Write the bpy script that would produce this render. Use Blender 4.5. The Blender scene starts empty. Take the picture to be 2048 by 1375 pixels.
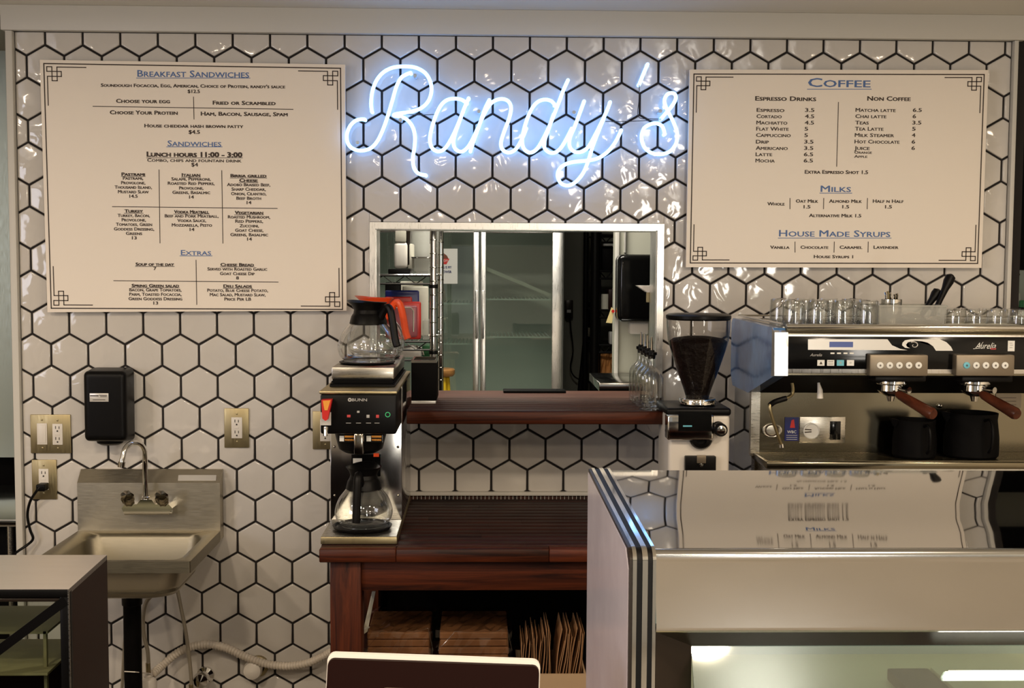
import bpy, bmesh, math, random
from mathutils import Vector, Matrix
random.seed(7)
scn = bpy.context.scene
COL = scn.collection
# ------------------------------------------------------------------ camera
F = 2400.0
TW = 0.1165                      # tile pitch, metres
DIST = 3.831                     # camera to tiled wall
CZ = 1.66                        # eye height
LCX, LCY, ASP = 11.7218, 5.83239, 0.993709
RM = Matrix(((0.99967353, -0.00521568, -0.02501245),
             (0.00357483, 0.99786563, -0.06520274),
             (0.02529914, 0.06509203, 0.99755851)))
CAM = Vector((0, -DIST, CZ))
def l2w(v): return Vector((v[0], v[2], -v[1]))
rows = [l2w(RM[0]), -l2w(RM[1]), -l2w(RM[2])]
cd = bpy.data.cameras.new('camera'); co = bpy.data.objects.new('camera', cd); COL.objects.link(co)
M3 = Matrix((rows[0], rows[1], rows[2])).transposed()
co.matrix_world = Matrix.Translation(CAM) @ M3.to_4x4()
cd.sensor_width = 36; cd.lens = F/2048*36; cd.clip_start = .05; cd.clip_end = 60
scn.camera = co
# ------------------------------------------------------------------ world, lights, exposure
scn.view_settings.view_transform = 'Standard'; scn.view_settings.look = 'None'
scn.view_settings.gamma = 1; scn.view_settings.use_curve_mapping = False
scn.view_settings.exposure = -0.08
wd = bpy.data.worlds.new('world'); scn.world = wd; wd.use_nodes = True
wd.node_tree.nodes['Background'].inputs[0].default_value = (.62, .60, .56, 1)
wd.node_tree.nodes['Background'].inputs[1].default_value = .5
def area(name, loc, rot, sx, sy, power, col, shape='RECTANGLE', spread=180):
    l = bpy.data.lights.new(name, 'AREA'); l.shape = shape; l.size = sx; l.size_y = sy
    l.energy = power; l.color = col; l.spread = math.radians(spread)
    o = bpy.data.objects.new(name, l); COL.objects.link(o); o.location = loc; o.rotation_euler = rot
    return o
WARM = (1, .81, .60)
CANS = [(-2.3, -2.2), (-1.2, -2.5), (-.1, -3.3), (1.0, -2.6), (2.0, -2.4), (-1.7, -4.2), (.9, -4.4), (2.6, -4.0)]
for x, y in CANS:
    area('can_light', (x, y, 2.425), (0, 0, 0),   .15, .15, 24, WARM, 'DISK')
area('window_or_glare_light', (-3.36, -3.5, 1.75), (math.radians(90), 0, math.radians(-90)), 1.6, 1.0, 34, (.84, .86, 1))  # daylight from a shop window at the left
area('window_or_glare_light', (1.95, -7.85, 1.25), (math.radians(90), 0, 0), .5, 1.7, 75, (1, .93, .82))  # unseen bright panel added to put a vertical glare on the display case front
area('kitchen_light', (.05, .42, 2.41), (0, 0, 0), .9, .25, 26, (1, .93, .8))
# ------------------------------------------------------------------ pixel rays -> points on real planes
def ray(px, py):
    c = Vector(((px-1024)/F, (py-687.5)/F, 1))
    return l2w(RM.transposed() @ c)
def P(px, py, Y=0.0):
    d = ray(px, py); t = (Y-CAM.y)/d.y; return CAM + d*t
def PZ(px, py, Z):
    d = ray(px, py); t = (Z-CAM.z)/d.z; return CAM + d*t
def proj(v):
    w = Vector(v)-CAM; l = Vector((w.x, -w.z, w.y)); c = RM @ l
    return 1024+F*c.x/c.z, 687.5+F*c.y/c.z
# ------------------------------------------------------------------ materials
def mat(name, col=(.5, .5, .5), rough=.5, metal=0.0, emit=None, es=0, coat=0, spec=None, alpha=None, trans=0):
    m = bpy.data.materials.new(name); m.use_nodes = True
    b = m.node_tree.nodes['Principled BSDF']
    b.inputs['Base Color'].default_value = (*col, 1)
    b.inputs['Roughness'].default_value = rough; b.inputs['Metallic'].default_value = metal
    if coat: b.inputs['Coat Weight'].default_value = coat; b.inputs['Coat Roughness'].default_value = .08
    if spec is not None: b.inputs['Specular IOR Level'].default_value = spec
    if emit: b.inputs['Emission Color'].default_value = (*emit, 1); b.inputs['Emission Strength'].default_value = es
    if trans: b.inputs['Transmission Weight'].default_value = trans
    return m
def nodes(m): return m.node_tree.nodes, m.node_tree.links, m.node_tree.nodes['Principled BSDF']
def add_noise(m, scale=5, stretch=(1, 1, 1), c1=None, c2=None, lo=.35, hi=.65, bump=0, dist=.01, detail=4, rvar=None, objrand=False, rough_noise=.6, distort=0):
    n, l, b = nodes(m)
    tc = n.new('ShaderNodeTexCoord'); mp = n.new('ShaderNodeMapping'); mp.inputs['Scale'].default_value = stretch
    l.new(tc.outputs['Object'], mp.inputs['Vector'])
    if objrand:
        oi = n.new('ShaderNodeObjectInfo'); ml = n.new('ShaderNodeMath'); ml.operation = 'MULTIPLY'; ml.inputs[1].default_value = 37
        l.new(oi.outputs['Random'], ml.inputs[0]); cb = n.new('ShaderNodeCombineXYZ')
        for k in range(3): l.new(ml.outputs[0], cb.inputs[k])
        l.new(cb.outputs[0], mp.inputs['Location'])
    t = n.new('ShaderNodeTexNoise'); t.inputs['Scale'].default_value = scale; t.inputs['Detail'].default_value = detail
    t.inputs['Roughness'].default_value = rough_noise; t.inputs['Distortion'].default_value = distort
    l.new(mp.outputs[0], t.inputs['Vector'])
    if c1:
        r = n.new('ShaderNodeValToRGB'); r.color_ramp.elements[0].position = lo; r.color_ramp.elements[1].position = hi
        r.color_ramp.elements[0].color = (*c1, 1); r.color_ramp.elements[1].color = (*c2, 1)
        l.new(t.outputs['Fac'], r.inputs[0]); l.new(r.outputs[0], b.inputs['Base Color'])
    if rvar:
        mr = n.new('ShaderNodeMapRange'); mr.inputs[1].default_value = lo; mr.inputs[2].default_value = hi
        mr.inputs[3].default_value = rvar[0]; mr.inputs[4].default_value = rvar[1]
        l.new(t.outputs['Fac'], mr.inputs[0]); l.new(mr.outputs[0], b.inputs['Roughness'])
    if bump:
        bp = n.new('ShaderNodeBump'); bp.inputs['Strength'].default_value = bump; bp.inputs['Distance'].default_value = dist
        l.new(t.outputs['Fac'], bp.inputs['Height']); l.new(bp.outputs[0], b.inputs['Normal'])
    return m
M = {}
M['tile'] = add_noise(mat('glazed_tile', (.61, .58, .54), .07, spec=.6), 17, bump=.35, dist=.006, detail=1.2, objrand=True, distort=.8)
M['grout'] = add_noise(mat('black_grout', (.010, .007, .006), .85), 60, bump=.3, dist=.002)
M['trim'] = add_noise(mat('white_trim', (.60, .58, .53), .45), 8, bump=.05, dist=.002)
M['ceiling'] = add_noise(mat('ceiling_paint', (.74, .71, .62), .3, spec=.8), 30, bump=.08, dist=.002)
M['wall'] = mat('room_wall', (.66, .61, .52), .7)
M['floor'] = add_noise(mat('floor_vinyl', (.10, .085, .07), .4), 6, c1=(.22, .19, .15), c2=(.30, .26, .21))
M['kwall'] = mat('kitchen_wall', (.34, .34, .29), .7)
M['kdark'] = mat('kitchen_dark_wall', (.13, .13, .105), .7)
M['board'] = add_noise(mat('menu_board', (.86, .78, .68), .42), 3, bump=.02, dist=.002)
M['ink'] = mat('brown_black_ink', (.035, .018, .010), .6)
M['blue_ink'] = mat('blue_ink', (.08, .16, .38), .6)
M['neon'] = mat('neon_tube', (.8, .9, 1), .3, emit=(.15, .42, 1.0), es=5.3)
M['neon_dim'] = mat('neon_bracket', (.6, .7, .8), .3)
M['wire'] = mat('thin_wire', (.05, .05, .05), .5)
def wood(name, c1, c2, grain=(1, 14, 14), scale=3.0, rough=.35, bump=.15):
    m = mat(name, c1, rough, spec=.25); n, l, b = nodes(m)
    tc = n.new('ShaderNodeTexCoord'); mp = n.new('ShaderNodeMapping'); mp.inputs['Scale'].default_value = grain
    oi = n.new('ShaderNodeObjectInfo'); ad = n.new('ShaderNodeVectorMath'); ad.operation = 'ADD'
    ml = n.new('ShaderNodeMath'); ml.operation = 'MULTIPLY'; ml.inputs[1].default_value = 11
    l.new(oi.outputs['Random'], ml.inputs[0]); l.new(tc.outputs['Object'], ad.inputs[0]); l.new(ml.outputs[0], ad.inputs[1])
    l.new(ad.outputs[0], mp.inputs['Vector'])
    t = n.new('ShaderNodeTexNoise'); t.inputs['Scale'].default_value = scale; t.inputs['Detail'].default_value = 6
    t.inputs['Roughness'].default_value = .65; t.inputs['Distortion'].default_value = .8
    l.new(mp.outputs[0], t.inputs['Vector'])
    r = n.new('ShaderNodeValToRGB'); r.color_ramp.elements[0].position = .34; r.color_ramp.elements[1].position = .68
    r.color_ramp.elements[0].color = (*c1, 1); r.color_ramp.elements[1].color = (*c2, 1)
    l.new(t.outputs['Fac'], r.inputs[0])
    hs = n.new('ShaderNodeHueSaturation'); mr = n.new('ShaderNodeMapRange'); mr.inputs[3].default_value = .75; mr.inputs[4].default_value = 1.25
    l.new(oi.outputs['Random'], mr.inputs[0]); l.new(mr.outputs[0], hs.inputs['Value']); l.new(r.outputs[0], hs.inputs['Color'])
    l.new(hs.outputs[0], b.inputs['Base Color'])
    bp = n.new('ShaderNodeBump'); bp.inputs['Strength'].default_value = bump; bp.inputs['Distance'].default_value = .004
    l.new(t.outputs['Fac'], bp.inputs['Height']); l.new(bp.outputs[0], b.inputs['Normal'])
    return m
M['wood_edge'] = wood('stained_wood_edge', (.016, .003, .001), (.105, .022, .006), grain=(.8, 16, 16), rough=.5)
M['wood_top'] = wood('stained_wood_top', (.016, .0045, .003), (.042, .012, .008), grain=(2, 7, 7), rough=.5, bump=.05)
M['wood_shelf'] = wood('stained_shelf_top', (.045, .016, .010), (.10, .040, .025), grain=(1.5, 7, 7), rough=.6, bump=.05)
M['wood_post'] = wood('stained_wood_post', (.018, .003, .001), (.105, .022, .006), grain=(14, 14, 1), rough=.5)
M['wood_handle'] = wood('wood_handle', (.045, .012, .006), (.11, .03, .014), grain=(10, 1, 10), rough=.3)
M['stool_wood'] = wood('stool_wood', (.30, .14, .04), (.5, .26, .09))
def steel(name, col=(.55, .53, .48), r=(.22, .38), stretch=(2, 30, 30), scale=12, bump=.03, metal=1.0):
    return add_noise(mat(name, col, .3, metal), scale, stretch, lo=.3, hi=.7, rvar=r, bump=bump, dist=.001)
M['steel'] = steel('brushed_steel')
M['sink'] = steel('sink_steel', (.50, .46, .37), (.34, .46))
M['shaded_bowl'] = steel('shaded_basin_steel', (.27, .245, .185), (.4, .5))  # the sink steel again, darkened: shade inside the basin put into the colour
M['case_steel'] = steel('case_steel', (.55, .555, .55), (.12, .18), (1, 20, 1), 3, .01)
M['left_top'] = steel('case_lid_steel', (.58, .53, .48), (.3, .4), (1, 10, 1), 3, .01, .45)
M['case_top'] = add_noise(mat('polished_case_top', (.45, .445, .43), .07, 1), 2.2, (1, 2.5, 1), lo=.3, hi=.7, rvar=(.02, .05), bump=.02, dist=.02, detail=1)
M['alu'] = steel('aluminium', (.80, .79, .76), (.25, .4), (30, 30, 2))
M['chrome'] = mat('chrome', (.78, .77, .74), .07, 1)
M['dchrome'] = mat('dark_chrome', (.30, .27, .22), .15, 1)
M['mirror'] = mat('polished_side', (.55, .58, .62), .05, 1)
M['blue_side'] = add_noise(mat('blue_gloss_side', (.10, .24, .55), .12, .55), 14, c1=(.06, .16, .42), c2=(.16, .36, .72), bump=.2, dist=.003)  # upper machine side: glossy blue, mottled between a darker and a lighter tone
M['espresso_front'] = mat('espresso_steel', (.22, .195, .14), .18, 1)
M['brass_plate'] = steel('brushed_bronze_plate', (.36, .30, .17), (.35, .5), (20, 20, 2))
M['keypad'] = mat('keypad_bronze', (.20, .165, .12), .4, .6)
M['white_plastic'] = mat('white_plastic', (.72, .68, .62), .35)
M['white_enamel'] = add_noise(mat('white_enamel', (.66, .62, .56), .3), 200, bump=.03, dist=.001)
M['case_side'] = add_noise(mat('case_side_panel', (.66, .61, .68), .14, coat=.3), 6, (1, 1, 1), lo=.35, hi=.7, rvar=(.12, .25))
M['black'] = mat('black_plastic', (.003, .0027, .0027), .38, spec=.14)
M['black_matte'] = mat('black_matte', (.003, .0027, .0027), .6, spec=.06)
M['black_gloss'] = mat('black_gloss', (.003, .003, .003), .12, spec=.3)
M['brown_panel'] = mat('dark_brown_panel', (.020, .008, .006), .4, spec=.12)
M['shell'] = mat('display_back_shell', (.012, .004, .003), .5, spec=.05)
M['dark_hole'] = mat('dark_slot', (.02, .015, .012), .6)
M['dframe'] = mat('dark_bronze_frame', (.022, .016, .012), .25, .3, spec=.3)
M['orange'] = mat('orange_plastic', (.75, .075, .012), .3)
M['red'] = mat('red_plastic', (.55, .02, .015), .35)
M['redclear'] = mat('red_tint_plastic', (.36, .10, .12), .3)
M['bluep'] = mat('blue_plastic', (.008, .015, .13), .3)
M['green'] = mat('green_plastic', (.01, .10, .03), .4)
M['yellow'] = mat('yellow_paint', (.80, .55, .02), .4)
M['tag_yellow'] = mat('tag_yellow', (.72, .60, .28), .6)
M['cream'] = mat('cream_plastic', (.58, .56, .47), .4)
M['grey_plastic'] = mat('grey_translucent', (.30, .33, .28), .25)
M['paper'] = add_noise(mat('kraft_paper', (.22, .095, .035), .75), 9, c1=(.16, .065, .022), c2=(.27, .12, .045), bump=.2, dist=.004)
M['kraft_light'] = mat('kraft_edges', (.36, .19, .085), .8)
M['card'] = mat('cardboard', (.42, .29, .17), .8)
M['whitepaper'] = mat('white_paper', (.70, .70, .66), .6)
M['label'] = mat('silver_label', (.62, .60, .56), .3, .3)
M['beans'] = add_noise(mat('coffee_beans', (.008, .004, .003), .55, spec=.2), 60, bump=1, dist=.01)
M['hose'] = mat('pvc_hose', (.60, .54, .46), .35)
M['braid'] = add_noise(mat('braided_hose', (.36, .32, .25), .35, .5), 300, bump=.5, dist=.002)
M['lcd'] = mat('blue_lcd', (.03, .04, .12), .2, emit=(.10, .13, .30), es=.5)
M['cyan'] = mat('cyan_button', (.12, .42, .52), .4)
M['greenled'] = mat('green_led', (.02, .2, .05), .4, emit=(.1, .8, .3), es=.35)
M['redled'] = mat('red_print', (.5, .05, .05), .4)
M['greyprint'] = mat('grey_print', (.38, .37, .35), .5)
M['amber'] = mat('amber_print', (.75, .30, .03), .5)
M['mosaic'] = add_noise(mat('mosaic_glass', (.02, .012, .01), .15), 50, c1=(.012, .01, .01), c2=(.06, .02, .012))
M['fridge_in'] = mat('fridge_inside', (.42, .43, .39), .5)
M['pale'] = mat('pale_interior', (.47, .54, .51), .4)
M['tan'] = mat('tan_shelf', (.42, .36, .20), .5)
def thin_glass(name, tint=(.93, .95, .93), base=.06, rough=.02, edge=.9):
    m = bpy.data.materials.new(name); m.use_nodes = True; n = m.node_tree.nodes; l = m.node_tree.links
    n.clear(); o = n.new('ShaderNodeOutputMaterial'); mx = n.new('ShaderNodeMixShader')
    t = n.new('ShaderNodeBsdfTransparent'); g = n.new('ShaderNodeBsdfGlossy'); g.inputs['Roughness'].default_value = rough
    g.inputs['Color'].default_value = (.95, .95, .95, 1)
    lw = n.new('ShaderNodeLayerWeight'); lw.inputs[0].default_value = .5
    pw = n.new('ShaderNodeMath'); pw.operation = 'POWER'; pw.inputs[1].default_value = 3
    mr = n.new('ShaderNodeMapRange'); mr.inputs[3].default_value = base; mr.inputs[4].default_value = edge
    l.new(lw.outputs['Facing'], pw.inputs[0]); l.new(pw.outputs[0], mr.inputs[0]); l.new(mr.outputs[0], mx.inputs[0])
    rr = n.new('ShaderNodeMixRGB'); rr.inputs[1].default_value = (*tint, 1); rr.inputs[2].default_value = (tint[0]*.62, tint[1]*.62, tint[2]*.62, 1)
    l.new(pw.outputs[0], rr.inputs[0]); l.new(rr.outputs[0], t.inputs['Color'])
    l.new(t.outputs[0], mx.inputs[1]); l.new(g.outputs[0], mx.inputs[2]); l.new(mx.outputs[0], o.inputs[0])
    return m
M['glass'] = thin_glass('clear_glass', (.985, .99, .985), .05)
M['glassdark'] = thin_glass('hopper_plastic', (.80, .79, .77), .035)
M['film'] = thin_glass('clear_film', (.92, .90, .86), .10, .12)
M['potglass'] = thin_glass('pot_glass', (.95, .96, .95), .10, .02, 1.0)
def frosted(name, tint=(.9, .9, .88), fac=.30):
    m = bpy.data.materials.new(name); m.use_nodes = True; n = m.node_tree.nodes; l = m.node_tree.links; n.clear()
    o = n.new('ShaderNodeOutputMaterial'); mx = n.new('ShaderNodeMixShader'); t = n.new('ShaderNodeBsdfTransparent'); t.inputs[0].default_value = (*tint, 1)
    d = n.new('ShaderNodeBsdfPrincipled'); d.inputs['Base Color'].default_value = (.62, .62, .58, 1); d.inputs['Roughness'].default_value = .25
    mx.inputs[0].default_value = fac; l.new(t.outputs[0], mx.inputs[1]); l.new(d.outputs[0], mx.inputs[2]); l.new(mx.outputs[0], o.inputs[0]); return m
M['frost'] = frosted('frosted_plastic2')
M['doorglass'] = thin_glass('door_glass', (.82, .86, .82), .07)
M['caseglass'] = thin_glass('case_glass', (.72, .82, .77), .25, .03)
# ------------------------------------------------------------------ mesh helper
class G:
    def __init__(s): s.v = []; s.f = []
    def add(s, vs, fs):
        o = len(s.v); s.v += [tuple(v) for v in vs]; s.f += [tuple(i+o for i in f) for f in fs]; return s
    def box(s, x0, x1, y0, y1, z0, z1, bev=0, seg=2):
        if not bev:
            return s.add([(x, y, z) for x in (x0, x1) for y in (y0, y1) for z in (z0, z1)],
                         [(0, 1, 3, 2), (4, 6, 7, 5), (0, 4, 5, 1), (2, 3, 7, 6), (0, 2, 6, 4), (1, 5, 7, 3)])
        bm = bmesh.new(); bmesh.ops.create_cube(bm, size=1)
        for v in bm.verts:
            v.co = Vector(((x0+x1)/2+v.co.x*(x1-x0), (y0+y1)/2+v.co.y*(y1-y0), (z0+z1)/2+v.co.z*(z1-z0)))
        bmesh.ops.bevel(bm, geom=bm.edges[:], offset=bev, segments=seg, profile=.5, affect='EDGES')
        s.bm(bm); bm.free(); return s
    def bm(s, bm):
        bm.verts.index_update(); return s.add([v.co[:] for v in bm.verts], [[v.index for v in f.verts] for f in bm.faces])
    def prism(s, poly, y0, y1, axis='y'):
        """poly: list of 2-D points; axis y: (x,z), axis x: (y,z), axis z: (x,y)"""
        n = len(poly)
        def mk(p, d):
            return (p[0], d, p[1]) if axis == 'y' else ((d, p[0], p[1]) if axis == 'x' else (p[0], p[1], d))
        vs = [mk(p, y0) for p in poly]+[mk(p, y1) for p in poly]
        fs = [tuple(range(n)), tuple(range(2*n-1, n-1, -1))]+[(i, (i+1) % n, n+(i+1) % n, n+i) for i in range(n)]
        return s.add(vs, fs)
    def hexa(s, a, b):
        """two quads (4 points each) joined as a solid"""
        return s.add(list(a)+list(b), [(0, 1, 2, 3), (7, 6, 5, 4), (0, 4, 5, 1), (1, 5, 6, 2), (2, 6, 7, 3), (3, 7, 4, 0)])
    def tube(s, pts, r, n=8, cap=True):
        pts = [Vector(p) for p in pts]; rs = r if isinstance(r, (list, tuple)) else [r]*len(pts)
        t0 = (pts[1]-pts[0]).normalized(); a = Vector((0, 0, 1)) if abs(t0.z) < .9 else Vector((1, 0, 0))
        u = t0.cross(a).normalized(); vs = []; N = len(pts)
        for i, p in enumerate(pts):
            t = (pts[min(i+1, N-1)]-pts[max(i-1, 0)])
            t = t.normalized() if t.length > 1e-9 else t0
            u = (u - t*u.dot(t)); u = u.normalized() if u.length > 1e-6 else t.orthogonal().normalized()
            w = t.cross(u)
            for k in range(n):
                th = 2*math.pi*k/n; vs.append(p+(u*math.cos(th)+w*math.sin(th))*rs[i])
        fs = [(i*n+k, i*n+(k+1) % n, (i+1)*n+(k+1) % n, (i+1)*n+k) for i in range(N-1) for k in range(n)]
        if cap: fs += [tuple(range(n-1, -1, -1)), tuple(range((N-1)*n, N*n))]
        return s.add(vs, fs)
    def cyl(s, a, b, r, r2=None, n=20, cap=True): return s.tube([a, b], [r, r if r2 is None else r2], n, cap)
    def lathe(s, prof, c, n=28, axis='z', sx=1, sy=1, closed=False):
        vs = []; c = Vector(c)
        for r, h in prof:
            for k in range(n):
                t = 2*math.pi*k/n; a, b = r*math.cos(t)*sx, r*math.sin(t)*sy
                vs.append(c+(Vector((a, b, h)) if axis == 'z' else (Vector((a, h, b)) if axis == 'y' else Vector((h, a, b)))))
        m = len(prof)
        fs = [(i*n+k, i*n+(k+1) % n, (i+1)*n+(k+1) % n, (i+1)*n+k) for i in range(m-1) for k in range(n)]
        if prof[0][0] > 1e-4 and closed: fs.append(tuple(range(n-1, -1, -1)))
        if prof[-1][0] > 1e-4 and closed: fs.append(tuple(range((m-1)*n, m*n)))
        return s.add(vs, fs)
def obj(name, g, m, parent=None, smooth=True, ang=35, fix=True):
    w = Vector(parent.get('_w', (0, 0, 0))) if parent else Vector((0, 0, 0))
    me = bpy.data.meshes.new(name); me.from_pydata([(v[0]-w.x, v[1]-w.y, v[2]-w.z) for v in g.v], [], g.f)
    if fix:
        bm = bmesh.new(); bm.from_mesh(me); bmesh.ops.recalc_face_normals(bm, faces=bm.faces[:]); bm.to_mesh(me); bm.free()
    if smooth:
        for p in me.polygons: p.use_smooth = True
        me.set_sharp_from_angle(angle=math.radians(ang))
    me.materials.append(M[m] if isinstance(m, str) else m)
    o = bpy.data.objects.new(name, me); COL.objects.link(o)
    if parent: o.parent = parent; o['_w'] = tuple(w)
    return o
def tag(o, label, cat, group=None):
    o['label'] = label; o['category'] = cat
    if group: o['group'] = group
    return o
def thing(name, label, cat, loc=(0, 0, 0), group=None):
    o = bpy.data.objects.new(name, None); COL.objects.link(o); o.location = loc; o['_w'] = tuple(loc)
    o.empty_display_size = .05
    return tag(o, label, cat, group)
def struct(name, g, m, parent=None, **k):
    o = obj(name, g, m, parent, **k)
    if not parent: o['kind'] = 'structure'
    return o
def dup(root, loc, label=None):
    def cp(o, par):
        c = o.copy(); COL.objects.link(c)
        if par: c.parent = par
        for ch in list(o.children): cp(ch, c)
        return c
    r = cp(root, None); r.location = loc
    if label: r['label'] = label
    return r
def catmull(pts, n=6):
    pts = [Vector(p) for p in pts]; out = []
    for i in range(len(pts)-1):
        p0 = pts[max(i-1, 0)]; p1 = pts[i]; p2 = pts[i+1]; p3 = pts[min(i+2, len(pts)-1)]
        for k in range(n):
            t = k/n
            out.append(.5*((2*p1)+(-p0+p2)*t+(2*p0-5*p1+4*p2-p3)*t*t+(-p0+3*p1-3*p2+p3)*t**3))
    out.append(pts[-1]); return out
def text_geo(s, g, cx, cy, wpx, hpx, Y, small=True, bold=0.0, left=False, shear=0):
    """lettering centred on a photo pixel, laid on the plane Y; wpx/hpx its size there"""
    cu = bpy.data.curves.new('t', 'FONT'); cu.body = s; cu.size = 1; cu.resolution_u = 2; cu.shear = shear
    if small:
        cu.small_caps_scale = .78
        for i, ch in enumerate(s):
            if ch.islower(): cu.body_format[i].use_small_caps = True
    ob = bpy.data.objects.new('t', cu); me = bpy.data.meshes.new_from_object(ob)
    if len(me.vertices):
        xs = [v.co.x for v in me.vertices]; x0, x1 = min(xs), max(xs)
        if left: a = P(cx, cy, Y); b = P(cx+wpx, cy, Y)
        else: a = P(cx-wpx/2, cy, Y); b = P(cx+wpx/2, cy, Y)
        W = b.x-a.x; H = hpx*(Y-CAM.y)/F; zc = (a.z+b.z)/2
        k = W/max(x1-x0, 1e-6); kz = H/.729
        bo = max(bold, 0)*1.1
        for j, (ox, oy) in enumerate(((0, 0),) if bo == 0 else ((-bo, -bo*.6), (bo, -bo*.6), (-bo, bo*.6), (bo, bo*.6))):   # heavier weight: overlaid copies of the letters
            g.add([(a.x+(v.co.x-x0+ox)*k, Y-.00004*j, zc+(v.co.y-.3645+oy)*kz) for v in me.vertices], [tuple(p.vertices) for p in me.polygons])
    bpy.data.objects.remove(ob); bpy.data.curves.remove(cu); bpy.data.meshes.remove(me)
def line_px(g, p, q, Y, t=1.6):
    a = P(*p, Y); b = P(*q, Y); d = b-a; d.y = 0
    n = Vector((-d.z, 0, d.x)).normalized()*(t/2*(Y-CAM.y)/F); e = d.normalized()*(t/2*(Y-CAM.y)/F)
    g.add([a-n-e, b-n+e, b+n+e, a+n-e], [(0, 1, 2, 3)])
def quadpx(g, x0, y0, x1, y1, Y, th=0):
    """rectangle between two photo pixels on plane Y, th thick towards the wall"""
    a = P(x0, y0, Y); b = P(x1, y1, Y)
    if th: g.box(a.x, b.x, Y, Y+th, b.z, a.z)
    else: g.add([(a.x, Y, a.z), (b.x, Y, a.z), (b.x, Y, b.z), (a.x, Y, b.z)], [(0, 1, 2, 3)])
    return g
def boxpx(x0, y0, x1, y1, Y0, Y1, bev=0):
    """solid whose front face (plane Y0) spans two photo pixels, running back to Y1"""
    a = P(x0, y0, Y0); b = P(x1, y1, Y0)
    return G().box(a.x, b.x, Y0, Y1, b.z, a.z, bev)
S = lambda py, Y: (Y-CAM.y)/F*py     # pixels -> metres at plane Y

# =================================================================== ROOM
XL = P(27, 500, 0).x - .004; XR = P(2011, 500, 0).x
XL = (P(28, 120, 0).x+P(50, 1050, 0).x)/2; XR = (P(2026, 100, 0).x+P(2008, 560, 0).x)/2
ZT = (P(300, 64, 0).z+P(1700, 80, 0).z)/2
FX0, FZ1 = P(740, 600, 0).x, P(1024, 446, 0).z; FX1 = P(1325.5, 600, 0).x
CEIL = P(1024, 30, 0).z+.012
SH_Z = P(1000, 822, -.38).z               # top of the pass-through shelf
FZ0 = SH_Z-.037
IX0, IX1, IZ1 = P(751.5, 600, 0).x, P(1312.5, 600, 0).x, P(1024, 459, 0).z
WT = .13
g = G()
for a in ((XL-.03, IX0, 0, CEIL), (IX1, XR+.05, 0, CEIL), (IX0, IX1, IZ1, CEIL), (IX0, IX1, 0, FZ0)):
    g.box(a[0], a[1], .006, WT, a[2], a[3])
wall = struct('wall_back', g, 'grout')
# --- hexagonal tiles
def clip(poly, ax, val, keep_less):
    out = []
    for i in range(len(poly)):
        p, q = poly[i], poly[(i+1) % len(poly)]
        ip = (p[ax] <= val) == keep_less; iq = (q[ax] <= val) == keep_less
        if ip: out.append(p)
        if ip != iq:
            t = (val-p[ax])/(q[ax]-p[ax]); out.append((p[0]+(q[0]-p[0])*t, p[1]+(q[1]-p[1])*t))
    return out
def parea(p):
    return abs(sum(p[i][0]*p[(i+1) % len(p)][1]-p[(i+1) % len(p)][0]*p[i][1] for i in range(len(p))))/2 if len(p) > 2 else 0
def inset(poly, d):
    n = len(poly); out = []
    ar = sum(poly[i][0]*poly[(i+1) % n][1]-poly[(i+1) % n][0]*poly[i][1] for i in range(n)); sg = 1 if ar > 0 else -1
    for i in range(n):
        a, b, c = Vector(poly[i-1]), Vector(poly[i]), Vector(poly[(i+1) % n])
        e1 = (b-a).normalized(); e2 = (c-b).normalized()
        n1 = Vector((-e1.y, e1.x))*sg; n2 = Vector((-e2.y, e2.x))*sg
        m = (n1+n2); L = m.length
        if L < .2: out.append(tuple(b)); continue
        m /= L; k = d/max(m.dot(n1), .4); out.append((b.x+m.x*k, b.y+m.y*k))
    return out
def tile_geo(polys, g, tx=0, tz=0):
    for poly in polys:
        q = []
        for p in poly:
            if not q or (Vector(p)-Vector(q[-1])).length > 1e-4: q.append(p)
        if len(q) > 2 and (Vector(q[0])-Vector(q[-1])).length < 1e-4: q.pop()
        if len(q) < 3 or parea(q) < 4e-5: continue
        n = len(q); cx = sum(p[0] for p in q)/n; cz = sum(p[1] for p in q)/n
        rings = [(0, .0085), (0, .0032), (.0007, .0014), (.0020, .0003), (.0042, 0)]
        vs = []
        for d, y in rings:
            vs += [(p[0], y+tx*(p[0]-cx)+tz*(p[1]-cz), p[1]) for p in (inset(q, d) if d else q)]
        fs = [(i*n+k, i*n+(k+1) % n, (i+1)*n+(k+1) % n, (i+1)*n+k) for i in range(4) for k in range(n)]
        fs.append(tuple(range(4*n, 5*n)))
        g.add(vs, fs)
SS = TW/math.sqrt(3)*ASP; GAP = .0068
def hexpoly(cx, cz):
    w = TW/2; pts = [(cx, cz+SS), (cx+w, cz+SS/2), (cx+w, cz-SS/2), (cx, cz-SS), (cx-w, cz-SS/2), (cx-w, cz+SS/2)]
    return inset(pts, GAP/2)
tiles = []
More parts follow.
